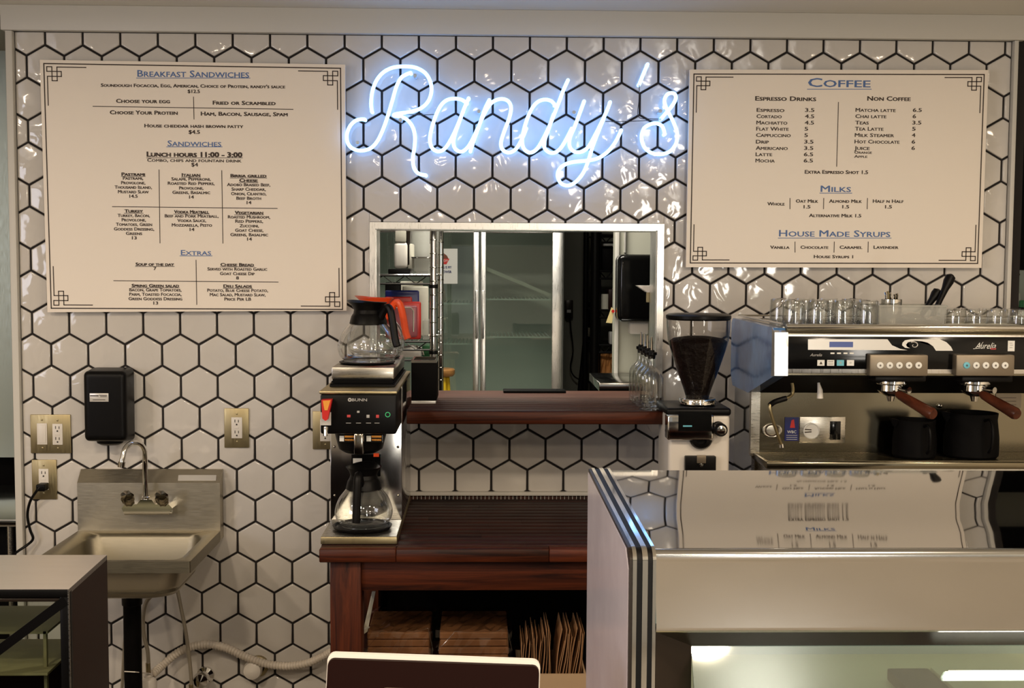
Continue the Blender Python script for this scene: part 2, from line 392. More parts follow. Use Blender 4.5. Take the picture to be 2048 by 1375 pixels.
for r in range(-1, 31):
    k = -.5+1.5*r; cz = CZ-(k/math.sqrt(3)*ASP-LCY)*TW
    if cz < -SS: continue
    for i in range(-2, 29):
        ii = i+.5 if r % 2 == 0 else i
        cx = (ii-LCX)*TW; p = hexpoly(cx, cz)
        full = True; a0 = parea(p)
        p = clip(p, 0, XL+.002, False); p = clip(p, 0, XR-.002, True) if len(p) > 2 else []
        p = clip(p, 1, ZT-.002, True) if len(p) > 2 else []
        if len(p) < 3: continue
        polys = [p]
        if not (cx+TW/2 < FX0 or cx-TW/2 > FX1 or cz-SS > FZ1 or cz+SS < FZ0):
            polys = [clip(p, 0, FX0-.001, True), clip(p, 0, FX1+.001, False)]
            mid = clip(p, 0, FX0-.001, False); mid = clip(mid, 0, FX1+.001, True) if len(mid) > 2 else []
            if len(mid) > 2: polys += [clip(mid, 1, FZ1+.001, False), clip(mid, 1, FZ0-.001, True)]
            polys = [q for q in polys if len(q) > 2 and parea(q) > 1e-5]
        ar = sum(parea(q) for q in polys)
        if ar < 1e-4: continue
        px, py = proj((cx, 0, cz))
        hid = any(x0 < px < x1 and y0 < py < y1 for x0, y0, x1, y1 in
                  ((115, 155, 660, 595), (1410, 175, 1935, 505), (655, 1020, 2100, 1600), (1530, 690, 2100, 1600), (680, 770, 790, 1040),
                   (185, 960, 415, 1110), (0, 1150, 180, 1600), (170, 780, 250, 850), (-200, 1400, 2200, 3000), (1340, 830, 1450, 1100), (1350, 690, 1440, 790)))
        tiles.append((ar if not hid else -1, abs(ar-a0) < 1e-7, cx, cz, polys))
tiles.sort(key=lambda t: -t[0])
variants = []
for v in range(8):
    g = G(); tile_geo([hexpoly(0, 0)], g, random.uniform(-.006, .006), random.uniform(-.006, .006)); o = obj('tile', g, 'tile', fix=True, ang=80)
    variants.append(o.data); bpy.data.objects.remove(o)
rest = G(); cnt = 0
for ar, full, cx, cz, polys in tiles:
    if ar < 0 or cnt >= 300: tile_geo(polys, rest); continue
    cnt += 1
    if full:
        o = bpy.data.objects.new('tile', random.choice(variants)); COL.objects.link(o); o.location = (cx, 0, cz); o.parent = wall
    else:
        g = G(); tile_geo(polys, g, random.uniform(-.004, .004), random.uniform(-.004, .004)); obj('tile', g, 'tile', wall, ang=80)
o = obj('tile_field', rest, 'tile', wall, ang=80); o['kind'] = 'stuff'
# --- trims
TX0 = (P(10, 120, -.02).x+P(31, 1050, -.02).x)/2; TX1 = (P(2040, 100, -.02).x+P(2022, 560, -.02).x)/2
struct('trim_1', G().box(TX0, XL, -.018, .02, 0, ZT-.001, .002), 'trim')
struct('trim_2', G().box(XR, TX1, -.018, .02, 0, ZT-.001, .002), 'trim')
struct('trim_3', G().box(TX0-.012, TX1+.02, -.022, .02, ZT, CEIL, .002), 'trim')
lz = P(1000, 984, -.02).z
struct('trim_4', G().box(P(770, 990, -.02).x, XR-.3, -.02, .0, P(1000, 991, -.02).z, lz, .002), 'trim')
g = G(); mz0, mz1 = .906, P(1000, 991, -.012).z+.002
x = P(780, 996, 0).x
while x < P(1260, 996, 0).x:
    g.box(x, x+.0105, -.0105, -.002, mz0+.001, mz1-.002, .001, 1); x += .0128
obj('mosaic_grout', G().box(P(780, 996, 0).x, P(1260, 996, 0).x, -.008, .004, mz0, mz1), 'trim', wall, False)
o = obj('mosaic_strip', g, 'mosaic', wall); o['kind'] = 'stuff'
# --- ceiling, floor, surrounding rooms
struct('ceiling', G().box(-3.4, 3.4, -8, 0.14, CEIL, CEIL+.05), 'ceiling')
struct('floor', G().box(-3.4, 3.4, -8, 3.2, -.05, 0), 'floor')
struct('wall_left', G().box(-3.45, -3.4, -8, 3.2, 0, CEIL), 'wall')
struct('wall_right', G().box(3.4, 3.45, -8, 3.2, 0, CEIL), 'wall')
g = G(); 
for a in ((-3.4, -2.4, 0, CEIL), (0.0, 3.4, 0, CEIL), (-2.4, 0, 0, .8), (-2.4, 0, 2.4, CEIL)): g.box(a[0], a[1], -8.1, -8, a[2], a[3])
struct('wall_front', g, mat('front_wall_paint', (.42, .43, .43), .7))
struct('reflection_panel_1', G().box(2.35, 3.15, -8.02, -7.96, 0, 2.2, .004), mat('dark_reflection_panel', (.05, .04, .035), .5))  # unseen dark panel added to darken part of the case front's reflection
# kitchen side
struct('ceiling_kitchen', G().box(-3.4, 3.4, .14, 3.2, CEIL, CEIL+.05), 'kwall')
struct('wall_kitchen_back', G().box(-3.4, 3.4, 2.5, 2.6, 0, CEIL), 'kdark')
# window frame (pass-through)
win = thing('window_1', 'x', 'x'); del win['label']; del win['category']; win['kind'] = 'structure'
def mitre(p, q, r, s): return [p, q, r, s]
y0, y1 = -.012, .006
obj('frame_rail', G().prism([(FX0, FZ1), (FX1, FZ1), (IX1, IZ1), (IX0, IZ1)], y0, y1), 'alu', win, False)
obj('frame_stile', G().prism([(FX0, FZ1), (IX0, IZ1), (IX0, SH_Z), (FX0, SH_Z)], y0, y1), 'alu', win, False)
obj('frame_stile', G().prism([(FX1, FZ1), (FX1, SH_Z), (IX1, SH_Z), (IX1, IZ1)], y0, y1), 'alu', win, False)
obj('jamb', G().box(IX0-.004, IX0+.002, .006, WT+.01, SH_Z, IZ1), 'alu', win, False)
obj('jamb', G().box(IX1-.002, IX1+.004, .006, WT+.01, SH_Z, IZ1), 'alu', win, False)
obj('jamb', G().box(IX0, IX1, .006, WT+.01, IZ1-.002, IZ1+.004), 'alu', win, False)

# =================================================================== MENU BOARDS
def bil(c, u, v):
    (ax, ay), (bx, by), (cx_, cy_), (dx, dy) = c      # TL TR BR BL
    return ((1-u)*(1-v)*ax+u*(1-v)*bx+u*v*cx_+(1-u)*v*dx, (1-u)*(1-v)*ay+u*(1-v)*by+u*v*cy_+(1-u)*v*dy)
BY = -.034
def board(name, label, out, inn, os):
    c = [P(*p, BY) for p in out]; base = (c[0]+c[2])/2; base.z = c[2].z; base.y = 0
    t = thing(name, label, 'menu board', base)
    fr = [(v.x, BY, v.z) for v in c]; bk = [(v.x, BY+.012, v.z) for v in c]
    obj('panel', G().hexa(fr, bk), 'board', t, False)
    for u, v in ((.08, .1), (.92, .1), (.08, .9), (.92, .9)):
        q = P(*bil(out, u, v), BY); obj('standoff', G().cyl((q.x, BY+.012, q.z), (q.x, 0.0, q.z), .007, n=10), 'chrome', t)
    g = G(); Y = BY-.0006
    for i in range(4): line_px(g, inn[i], inn[(i+1) % 4], Y, 2.2)
    obj('border_line', g, 'ink', t, False)
    W = math.dist(inn[0], inn[1]); H = math.dist(inn[1], inn[2])
    kn = [(84, 6.5), (26, 6.5), (26, 33.6), (15.8, 33.6), (15.8, 6), (5.6, 6), (5.6, 15.2), (34.5, 15.2), (34.5, 25), (6.5, 25), (6.5, 82)]
    for fu in (0, 1):
        for fv in (0, 1):
            g = G()
            pts = [bil(inn, (1-a*os/W) if fu else a*os/W, (1-b*os/H) if fv else b*os/H) for a, b in kn]
            for i in range(len(pts)-1): line_px(g, pts[i], pts[i+1], Y, 1.9)
            obj('corner_ornament', g, 'ink', t, False)
    return t
mb = board('menu_board', 'larger cream menu board listing sandwiches, left of the neon sign',
           [(79.5, 119.5), (690, 129), (693, 621), (95, 624)], [(87.5, 127), (681, 136.5), (685, 618.5), (102.5, 616)], 1.0)
mc = board('menu_board', 'smaller cream menu board listing coffee, right of the neon sign',
           [(1379.5, 139), (1977, 140), (1963, 535.5), (1372, 534)], [(1388, 148), (1968.5, 149), (1955.3, 526.5), (1380.6, 525.5)], .93)
TY = BY-.0007
def head(t, s, cx, cy, w, h, uy, ulx=None):
    g = G(); text_geo(s, g, cx, cy, w, h, TY, True, .012)
    line_px(g, (cx-w/2-2, uy), (cx+w/2+2, uy+ (0)), TY, 1.2)
    obj('heading', g, 'blue_ink', t, False)
def block(t, items, h=6.4, b=.028):
    g = G()
    for it in items:
        s, cx, cy, w = it[:4]; u = len(it) > 4 and it[4]; hh = it[5] if len(it) > 5 else h
        text_geo(s, g, cx, cy, w, hh, TY, True, b*(1.6 if u else 1), left=(u == 'L'))
        if u and u != 'L': line_px(g, (cx-w/2-1, cy+hh*.72), (cx+w/2+1, cy+hh*.72), TY, 1.0)
    obj('lettering', g, 'ink', t, False)
def rules(t, L):
    g = G()
    for p, q in L: line_px(g, p, q, TY, 1.4)
    obj('divider_line', g, 'ink', t, False)
head(mb, 'Breakfast Sandwiches', 386.5, 147.3, 223, 13.5, 156)
block(mb, [("Soundough Focaccia, Egg, American, Choice of Protein, randy's sauce", 386, 171.5, 368), ('$12.5', 387.5, 182.3, 24)], 6.6, .03)
block(mb, [('Choose your egg', 286, 201.8, 107), ('Fried or Scrambled', 488.4, 205.5, 125), ('Choose Your Protein', 287.5, 224.7, 135), ('Ham, Bacon, Sausage, Spam', 488.5, 227.5, 173)], 7.8, .03)
rules(mb, [((186, 212.5), (586, 218.5)), ((387, 194), (388, 238))])
block(mb, [('House cheddar hash brown patty', 387.6, 251.6, 197), ('$4.5', 388.5, 263.5, 22, False, 7.5)], 7, .03)
head(mb, 'Sandwiches', 388.8, 286.5, 107, 11.5, 293.5)
block(mb, [('Lunch hours 11:00 - 3:00', 389, 308.5, 190, True, 10)], 10, .028)
block(mb, [('Combo, chips and fountain drink', 388.6, 320.3, 188), ('$4', 389.3, 328.8, 13, False, 7.5)], 7, .02)
rules(mb, [((318, 339.5), (320, 485.6)), ((443.5, 341), (445.8, 486)), ((224.8, 413), (554.5, 416.6))])
block(mb, [('Pastrami', 266.5, 348, 46, True), ('Pastrami,', 266, 355.9, 40), ('Provolone,', 266.5, 365, 48), ('Thousand Island,', 266.5, 373.9, 74), ('Mustard Slaw', 266.6, 383, 61), ('14.5', 267, 391.8, 16)])
block(mb, [('Italian', 382, 349.4, 36, True), ('Salami, Pepperoni,', 382, 357.5, 78), ('Roasted Red Peppers,', 382.3, 366.2, 93), ('Provolone,', 382.5, 375.6, 48), ('Greens, Basalmic', 382.5, 384.4, 75), ('14', 383, 393.5, 9)])
block(mb, [('Birria grilled', 497, 351, 71, True), ('Cheese', 497, 360.2, 36, True), ('Adobo Braised Beef,', 497.2, 368.9, 86), ('Sharp Cheddar,', 497.2, 377.9, 68), ('Onion, Cilantro,', 497.4, 386.9, 70), ('Beef Broth', 497.5, 396, 49), ('14', 498, 404.7, 9)])
block(mb, [('Turkey', 267.4, 421.5, 36, True), ('Turkey, Bacon,', 267.4, 430.4, 64), ('Provolone,', 267.6, 439.2, 48), ('Tomatoes, Green', 268, 448.2, 72), ('Goddess Dressing,', 268, 457.4, 80), ('Greens', 268, 466.3, 32), ('13', 268.6, 475.2, 9)])
block(mb, [('Vodka Meatball', 383, 423.2, 69, True), ('Beef and Pork Meatball,', 383.3, 431.4, 107), ('Vodka Sauce,', 383.4, 440.5, 57), ('Mozzarella, Pesto', 383.8, 449.6, 80), ('14', 384, 458.4, 9)])
block(mb, [('Vegetarian', 498, 424.8, 56, True), ('Roasted Mushroom,', 498, 433.4, 84), ('Red Peppers,', 498.3, 441.9, 55), ('Zucchini,', 498.5, 451, 38), ('Goat Cheese,', 498.5, 460, 56), ('Greens, Basalmic', 498.5, 468.8, 75), ('14', 499, 477.6, 9)])
head(mb, 'Extras', 392, 504.6, 60, 10.5, 511.5)
rules(mb, [((392, 520), (393.5, 608.5)), ((227.5, 561), (556.3, 563.8))])
block(mb, [('Soup of the day', 309.6, 528, 76, True), ('7', 309.8, 536.4, 5)])
block(mb, [('Cheese Bread', 474.4, 528.8, 66, True), ('Served with Roasted Garlic', 474.6, 537.5, 119), ('Goat Cheese Dip', 474.6, 546.6, 69), ('8', 475, 555.2, 5)])
block(mb, [('Spring Green salad', 310.7, 570.7, 94, True), ('Bacon, Grape Tomatoes,', 310.8, 579.1, 104), ('Parm, Toasted Focaccia,', 310.8, 587.9, 104), ('Green Goddess Dressing', 310.8, 596.8, 107), ('13', 311.5, 605.4, 9)])
block(mb, [('Deli Salads', 475.3, 571.6, 56, True), ('Potato, Blue Cheese Potato,', 475.3, 580.1, 121), ('Mac Salad, Mustard Slaw,', 475.3, 588.8, 111), ('Price Per LB', 475.5, 597.5, 53)])
head(mc, 'Coffee', 1678.7, 164.8, 124, 18, 178.3)
block(mc, [('Espresso Drinks', 1571.5, 196.8, 121), ('Non Coffee', 1778, 196.8, 86)], 9, .025)
rules(mc, [((1676.9, 204.5), (1673.4, 332.4))])
ys = [219.7, 232.2, 244.9, 257.2, 269.9, 283, 295.7, 308.2, 320.7]
L1 = [('Espresso', 55, '3.5'), ('Cortado', 50, '4.5'), ('Machiatto', 61.5, '4.5'), ('Flat White', 64.5, '5'), ('Cappuccino', 69, '5'), ('Drip', 25.5, '3.5'), ('Americano', 63.5, '3.5'), ('Latte', 32.6, '6.5'), ('Mocha', 38, '6.5')]
block(mc, [(a, 1513.6-i*.3, ys[i], w, 'L') for i, (a, w, p) in enumerate(L1)]+[(p, 1610.5-i*.35, ys[i], 18 if '.' in p else 6.5, 'L') for i, (a, w, p) in enumerate(L1)], 7.6, .012)
L2 = [('Matcha latte', 79.7, '6.5'), ('Chai latte', 61.5, '6'), ('Teas', 26.8, '3.5'), ('Tea Latte', 56.6, '5'), ('Milk Steamer', 78, '4'), ('Hot Chocolate', 89.5, '6'), ('Juice', 30, '6')]
block(mc, [(a, 1711.4-i*.4, ys[i], w, 'L') for i, (a, w, p) in enumerate(L2)]+[(p, 1825.9-i*.45, ys[i], 17.5 if '.' in p else 6.5, 'L') for i, (a, w, p) in enumerate(L2)]
      + [('Orange', 1709, 304.4, 34.6, 'L', 5.6), ('Apple', 1708.6, 312.5, 26, 'L', 5.6)], 7.6, .012)
block(mc, [('Extra Espresso Shot 1.5', 1672.9, 343.6, 126)], 7.4)
head(mc, 'Milks', 1671.7, 377, 60, 13, 386)
block(mc, [('Whole', 1552, 407.2, 34), ('Oat Milk', 1614, 401.6, 44), ('1.5', 1614, 413, 13), ('Almond Milk', 1691, 401.8, 65), ('1.5', 1691.5, 413, 13), ('Half n Half', 1776.5, 401.8, 61), ('1.5', 1777, 413, 13)], 6.8)
rules(mc, [((1580, 396.4), (1580, 417.3)), ((1647.5, 396.4), (1647, 417.3)), ((1735, 396.4), (1734.4, 417.3))])
block(mc, [('Alternative Milk 1.5', 1670.3, 430.6, 104)], 6.8)
head(mc, 'House Made Syrups', 1669.4, 466.3, 222, 13.5, 475.8)
block(mc, [('Vanilla', 1559.7, 493.9, 38), ('Chocolate', 1628.9, 493.9, 55), ('Caramel', 1702, 493.9, 45), ('Lavender', 1772, 493.9, 49)], 6.6)
rules(mc, [((1590, 483.5), (1590, 504)), ((1668.6, 483.5), (1668, 504)), ((1736.5, 483.5), (1736, 504))])
block(mc, [('House Syrups 1', 1667, 512.8, 78)], 6.4)

# =================================================================== NEON SIGN
NY = -.045
neon = thing('neon_sign', 'glowing ice-blue script neon sign mounted on the hexagon tiles', 'neon sign', P(1024, 300, 0))
def zp(x, y): return P(680+x*.35156, 60+y*.35156, NY)
strokes = [
 ('letter_tube', [[(140,508),(118,508),(88,516),(58,545),(40,590),(42,635),(62,667),(100,684),(140,684),(180,668),(215,628),(245,565),(270,495),(297,405),(320,325),(345,275),(372,255),(402,243)],
                  [(181,463),(177,415),(184,350),(206,290),(245,242),(300,214),(365,207),(430,214),(485,245),(514,295),(520,350),(502,405),(460,445),(400,465),(345,473),(312,479),(308,487),(335,491),(375,505),(410,545),(426,600),(424,665),(415,725),(420,780),(445,815),(488,826)]]),
 ('letter_tube', [[(722,415),(690,396),(650,390),(605,400),(570,435),(540,500),(518,575),(512,630),(525,672),(560,691),(598,672),(635,615),(672,535),(705,450),(732,388)],
                  [(700,462),(672,540),(652,600),(646,645),(658,678),(690,692),(722,672),(750,630),(783,560)]]),
 ('letter_tube', [[(849,398),(822,455),(795,535),(768,610),(742,688)],
                  [(800,520),(838,445),(870,408),(915,392),(955,403),(973,440),(963,500),(935,575),(916,640),(925,680),(960,697),(1000,677),(1035,620),(1060,560)]]),
 ('letter_tube', [[(1222,425),(1200,403),(1160,396),(1118,414),(1082,465),(1052,545),(1037,620),(1045,672),(1080,697),(1120,676),(1158,615),(1198,530),(1238,430),(1268,350),(1297,285)],
                  [(1215,480),(1188,560),(1165,625),(1163,668),(1188,695),(1222,697),(1255,672),(1285,625),(1318,560)]]),
 ('letter_tube', [[(1389,405),(1365,470),(1335,550),(1308,615),(1308,665),(1335,692),(1375,692),(1412,665),(1450,600),(1490,520),(1520,455),(1537,410)],
                  [(1500,505),(1465,590),(1435,670),(1412,745),(1385,810),(1345,860),(1300,884),(1258,872),(1238,830),(1250,788),(1290,760),(1345,748),(1410,742),(1470,728),(1525,690),(1568,635),(1600,570)]]),
 ('apostrophe_tube', [[(1750,195),(1728,245),(1703,308)]]),
 ('letter_tube', [[(1828,503),(1858,468),(1890,430),(1910,392),(1906,366),(1886,358),(1860,368),(1846,400),(1855,440),(1875,480),(1900,530),(1918,590),(1912,645),(1880,688),(1830,706),(1775,700),(1733,668),(1716,615),(1728,562),(1765,536),(1805,532),(1835,550),(1848,592)]]),
]
for nm, ss in strokes:
    g = G()
    for st in ss:
        pts = catmull([zp(*p) for p in st], 5)
        g.tube(pts, .0058, 8)
        for q in (pts[0], pts[-1]): g.cyl(q, (q.x, -.02, q.z), .0058, n=8)
    obj(nm, g, 'neon', neon)
g = G()
for (x, y) in ((428, 262), (345, 512), (790, 465), (1330, 470), (1820, 463), (102, 642)):
    q = zp(x, y); obj('standoff_screw', G().lathe([(0, -.012), (.006, -.010), (.007, 0), (.004, .002), (.004, .045)], (q.x, -.046, q.z), 12, 'y'), 'neon_dim', neon)
g = G(); g.tube(catmull([zp(1703, 312), zp(1700, 400), zp(1697, 492), zp(1760, 505), zp(1828, 503)], 5), .0012, 5)
obj('wire', g, 'wire', neon); g = G(); g.tube(catmull([zp(1510, 520), zp(1600, 520), zp(1700, 517), zp(1828, 510)], 5), .0012, 5)
obj('wire', g, 'wire', neon); g = G(); g.tube(catmull([zp(370, 478), zp(450, 483), zp(540, 480)], 4), .0012, 5)
obj('wire', g, 'wire', neon)

# =================================================================== COUNTER TABLE
CT = .91; CY0 = -.69; TX = P(638, 1115, CY0).x; TXR = 1.75
tab = thing('wooden_counter_table', 'red-brown stained wooden counter table under the coffee machines', 'counter', ((TX+TXR)/2, -.35, 0))
# butcher-block top: staves running sideways, each its own piece
def staves(x0, x1, y0, y1, z0, z1, nrow, mtop, parent, lens=(.5, .9), first='wood_edge'):
    dy = (y1-y0)/nrow
    for r in range(nrow):
        x = x0; k = 0
        while x < x1-.01:
            L = random.uniform(*lens)
            if k == 0: L *= random.uniform(.3, 1)
            e = min(x+L, x1)
            if x1-e < .12: e = x1
            obj('stave', G().box(x+.0002, e-.0002, y0+r*dy+.0001, y0+(r+1)*dy-.0001, z0, z1, .0003 if r else .0025, 1), first if r == 0 else mtop, parent, ang=60)
            x = e; k += 1
staves(TX, TXR, CY0, -.01, CT-.036, CT, 15, 'wood_top', tab, (.25, .6))
az = CT-.036
lx0 = P(660, 1200, -.665).x; lx1 = P(722, 1200, -.665).x
for x in (lx0, TXR-.12):
    for y in (-.665, -.12):
        obj('leg', G().box(x, x+(lx1-lx0), y, y+.085, 0, az, .003), 'wood_post', tab)
apz = P(900, 1179, -.65).z
obj('apron', G().box(lx1, TXR-.12, -.655, -.617, apz, az, .002), 'wood_edge', tab)
obj('apron', G().box(lx1, TXR-.12, -.09, -.052, apz, az, .002), 'wood_edge', tab)
obj('side_rail', G().box(lx0+.01, lx0+.05, -.58, -.12, apz, az, .002), 'wood_post', tab)
LS = .46
obj('back_panel', G().box(lx0+.085, TXR-.12, -.05, -.04, .30, apz+.03), 'black_matte', tab)
obj('lower_shelf', G().box(lx0+.01, TXR-.05, -.63, -.05, LS-.03, LS, .002), 'wood_top', tab)
# ------- pass-through shelf
sx0 = P(813, 830, -.385).x; sx1 = P(1331, 830, -.385).x
sh = thing('pass_through_shelf', 'thick stained wooden shelf board under the kitchen opening', 'shelf', ((sx0+sx1)/2, -.2, SH_Z-.037))
dy = .05
staves(sx0, sx1, -.385, -.008, SH_Z-.037, SH_Z, 7, 'wood_shelf', sh, (2.5, 3))
obj('sill_board', G().box(IX0+.003, IX1-.003, -.007, .20, SH_Z-.037, SH_Z-.0005), 'wood_shelf', sh)
# =================================================================== COFFEE BREWER
bx0, bx1 = P(641, 1085, -.644).x, P(794, 1085, -.644).x; bxc = (bx0+bx1)/2
br = thing('coffee_brewer', 'tall black and steel drip coffee brewer on the wooden counter', 'coffee maker', (bxc, -.34, CT))
zb = CT+.022
obj('base', G().box(bx0, bx1, -.644, -.04, CT+.002, zb, .002), 'brass_plate', br)
obj('base_top', G().box(bx0+.002, bx1-.002, -.642, -.43, zb, zb+.0012), 'steel', br)
ztop = P(720, 781, -.644).z
obj('housing', G().box(bx0, bx1, -.43, -.04, zb, ztop-.006, .003), 'case_steel', br)
for sx in (bx0+.012, bx1-.012):
    for zz in (P(720, 893, -.43).z, P(720, 990, -.43).z):
        obj('screw', G().lathe([(0, -.003), (.003, -.002), (.004, 0)], (sx, -.43, zz), 10, 'y'), 'dchrome', br)
obj('top_plate', G().box(bx0-.001, bx1+.001, -.65, -.035, ztop-.009, ztop, .003), 'brass_plate', br)
zh = P(720, 868, -.644).z
hd = obj('brew_head', G().box(bx0+.001, bx1-.001, -.642, -.431, zh, ztop-.009, .006), 'black', br)
g = G(); text_geo('BUNN', g, 719, 799, 30, 6, -.6427, False, .01, shear=0); obj('logo_lettering', g, 'greyprint', hd, False)
g = G(); q = P(699.5, 799, -.6427); g.lathe([(.0018, 0), (.0052, 0)], q, 14, 'y'); obj('logo_mark', g, 'greyprint', hd, False)
g = G(); quadpx(g, 692, 845, 702, 846, -.6425, .0004); quadpx(g, 712, 845, 722, 846, -.6425, .0004); quadpx(g, 732, 845, 742, 846, -.6425, .0004); quadpx(g, 749, 845, 759, 846, -.6425, .0004)
quadpx(g, 733, 829, 739, 835, -.6425, .0004); quadpx(g, 714, 821, 719, 825, -.6425, .0004); text_geo('CWTF Twin', g, 774, 796.5, 22, 2.5, -.6427, False) if False else None
obj('panel_print', g, 'greyprint', hd, False)
g = G(); quadpx(g, 694, 829, 701, 834, -.6425, .0004); quadpx(g, 752, 829, 758, 835, -.6425, .0004); obj('red_print', g, 'redled', hd, False)
q = P(775.5, 828.5, -.6425); obj('power_button', G().lathe([(.0052, 0), (.0052, -.002), (.007, -.002), (.007, 0)], q, 20, 'y'), 'greenled', br)
# hot-water tap with red handle
a = P(652, 845, -.66)
obj('tap_plate', boxpx(641, 824, 662, 850, -.648, -.642), 'label', br)
f = obj('tap_handle', G().prism([(P(644, 798, 0).x*.0+P(643, 799, -.67).x, P(643, 799, -.67).z), (P(664, 798, -.67).x, P(664, 798, -.67).z), (P(656, 838, -.67).x, P(656, 838, -.67).z), (P(651, 841, -.67).x, P(651, 841, -.67).z), (P(645, 836, -.67).x, P(645, 836, -.67).z)], -.674, -.648), 'red', br)
obj('warning_sticker', G().prism([(P(x, y, -.675).x, P(x, y, -.675).z) for x, y in ((645.5, 801), (661, 800), (655, 820), (649, 820))], -.6752, -.6742), 'amber', f, False)
obj('tap_spout', G().tube([a+Vector((0, 0, -.012)), a+Vector((0, -.004, -.022)), a+Vector((.0, -.006, -.034))], [.007, .006, .005], 10), 'chrome', br)
# funnel
fc = P(722, 885, -.54); fz1 = zh; fz0 = P(722, 908, -.58).z
fun = obj('filter_funnel', G().lathe([(.072, fz1), (.072, fz1-.006), (.066, fz1-.030), (.060, fz0+.012), (.044, fz0+.002), (.020, fz0), (.008, fz0-.006), (0, fz0-.006)], (fc.x, -.545, 0), 32), 'black', br)
ft = fz1
obj('funnel_handle', G().box(P(709, 880, -.63).x, P(728, 880, -.63).x, -.648, -.60, P(718, 908, -.64).z, P(718, 866, -.64).z, .004), 'dchrome', fun)
for x0, s in ((677, 1), (731, 1)):
    g = boxpx(x0, 869, x0+34, 884, -.6160, -.612); o = obj('warning_label', g, 'black_gloss', fun)
    g = G(); quadpx(g, x0+2, 871, x0+11, 882, -.6165); obj('warning_symbol', g, 'whitepaper', fun, False)
    g = G(); quadpx(g, x0+12, 870.5, x0+32, 874.5, -.6165); text_geo('WARNING', g, x0+22, 879, 19, 4, -.6165, False, .02); obj('warning_print', g, 'amber', fun, False)
lb = obj('safety_label', boxpx(703, 908, 761, 952, -.4315, -.430), 'black_gloss', br)
g = G(); quadpx(g, 706, 916, 724, 927, -.4322); obj('warning_symbol', g, 'whitepaper', lb, False)
g = G(); quadpx(g, 747, 906, 758, 913, -.4322); obj('orange_print', g, 'orange', lb, False)
# lower warmer
obj('warmer_plate', G().lathe([(0, 0), (.070, 0), (.078, .004), (.082, .011), (.076, .013), (.072, .007), (0, .006)], ((bx0+bx1)/2+.0, -.545, zb+.001), 36), 'black', br)
# upper warmer
ux0, ux1 = P(663, 745, -.53).x, P(788, 745, -.53).x
uz0, uz1 = P(720, 758, -.53).z, P(720, 734, -.53).z
obj('vent_plinth', G().box(ux0-.004, ux1+.004, -.545, -.06, ztop, ztop+.006, .002).box(ux0+.004, ux1-.004, -.535, -.07, ztop+.006, uz0, 0), 'black', br)
for k in range(3):
    obj('vent_rib', G().box(ux0-.002+.003*k, ux1+.002-.003*k, -.548+.004*k, -.08, ztop+.006+k*.006, ztop+.009+k*.006), 'black_matte', br, False)
obj('upper_warmer', G().box(ux0, ux1, -.53, -.076, uz0, uz1, .003), steel('warmer_steel', (.34, .32, .28), (.25, .35)), br)
for yy in (-.40, -.19):
    obj('warmer_plate', G().lathe([(0, 0), (.070, 0), (.078, .003), (.080, .006), (.074, .007), (.070, .004), (0, .003)], ((ux0+ux1)/2, yy, uz1), 36), 'black', br)
def decanter(name, label, c, R, H, cap, capm, handle_dir, zneck, lid=None, hl=.1, spout=True, k=1):
    """globe coffee decanter. c = base centre"""
    t = thing(name, label, 'coffee pot', c, 'glass coffee decanters on the brewer')
    x, y, z = c
    pr = [(0, .002), (R*.72, .002), (R*.80, .006), (R*.93, H*.14), (R, H*.33), (R*.97, H*.5), (R*.84, H*.72), (R*.62, H*.92), (R*.54, H)]
    n = 36
    fine = [(v.x, v.y) for v in catmull([(a, b, 0) for a, b in pr], 4)]
    obj('glass_body', G().lathe(fine, (x, y, z), n), 'potglass', t, ang=70)
    cp = cap
    obj('collar', G().lathe([(R*.60, H*.90), (R*.62, H*.93), (R*.56, H+.012), (R*.50, H+.020), (R*.46, H+.020), (0, H+.016)], (x, y, z), n), capm, t)
    # spouted funnel lid
    g = G(); segs = 28; ring = []
    hd = Vector((math.cos(handle_dir), math.sin(handle_dir), 0)); sp = -hd
    for (r, h, e) in ((R*.50, H+.018, 0), (R*.46, H+.030, .2), (R*.52, H+.042, .55), (R*.62, H+.052, 1.0), (R*.56, H+.051, .9), (R*.40, H+.034, .3), (0, H+.030, 0)):
        for q in range(segs):
            th = 2*math.pi*q/segs; d = Vector((math.cos(th), math.sin(th), 0)); f = max(0, d.dot(sp))**3
            ring.append(Vector((x, y, z+h+f*e*.006))+d*(r*(1+f*e*.22)))
    fs = [(i*segs+q, i*segs+(q+1) % segs, (i+1)*segs+(q+1) % segs, (i+1)*segs+q) for i in range(6) for q in range(segs)]
    g.add(ring, fs); obj('spout_lid', g, capm, t)
    g = G(); o = Vector((x, y, z)); up = Vector((0, 0, 1))
    pts = [o+hd*R*.50+up*(H+.008), o+hd*R*.72+up*(H+.036), o+hd*R*.90+up*(H+.034), o+hd*(R*1.02)+up*(H-.004), o+hd*(R*1.12)+up*(H-.05), o+hd*(R*1.20)+up*(H-hl)]
    g.tube(catmull(pts, 4), [.011]*20+[.0105], 10); obj('handle', g, cap, t)
    return t
lc = P(729, 1062, -.545)
d1 = decanter('coffee_decanter', 'empty glass coffee decanter on the brewer base, under the black funnel', ((bx0+bx1)/2+.004, -.545, zb+.009), .0795, .113, 'black', 'black', math.radians(-97), 0, hl=.085)
ucx = P(737, 700, -.40).x
d2 = decanter('coffee_decanter', 'glass coffee decanter with black handle on top of the brewer', (ucx, -.40, uz1+.005), .0875, .118, 'black', 'black', math.radians(-35), 0, hl=.07)
d3 = decanter('coffee_decanter', 'glass coffee decanter with orange lid and handle behind the black-handled one', (P(752, 690, -.19).x, -.19, uz1+.005), .0875, .125, 'orange', 'orange', math.radians(-20), 0, hl=.07)

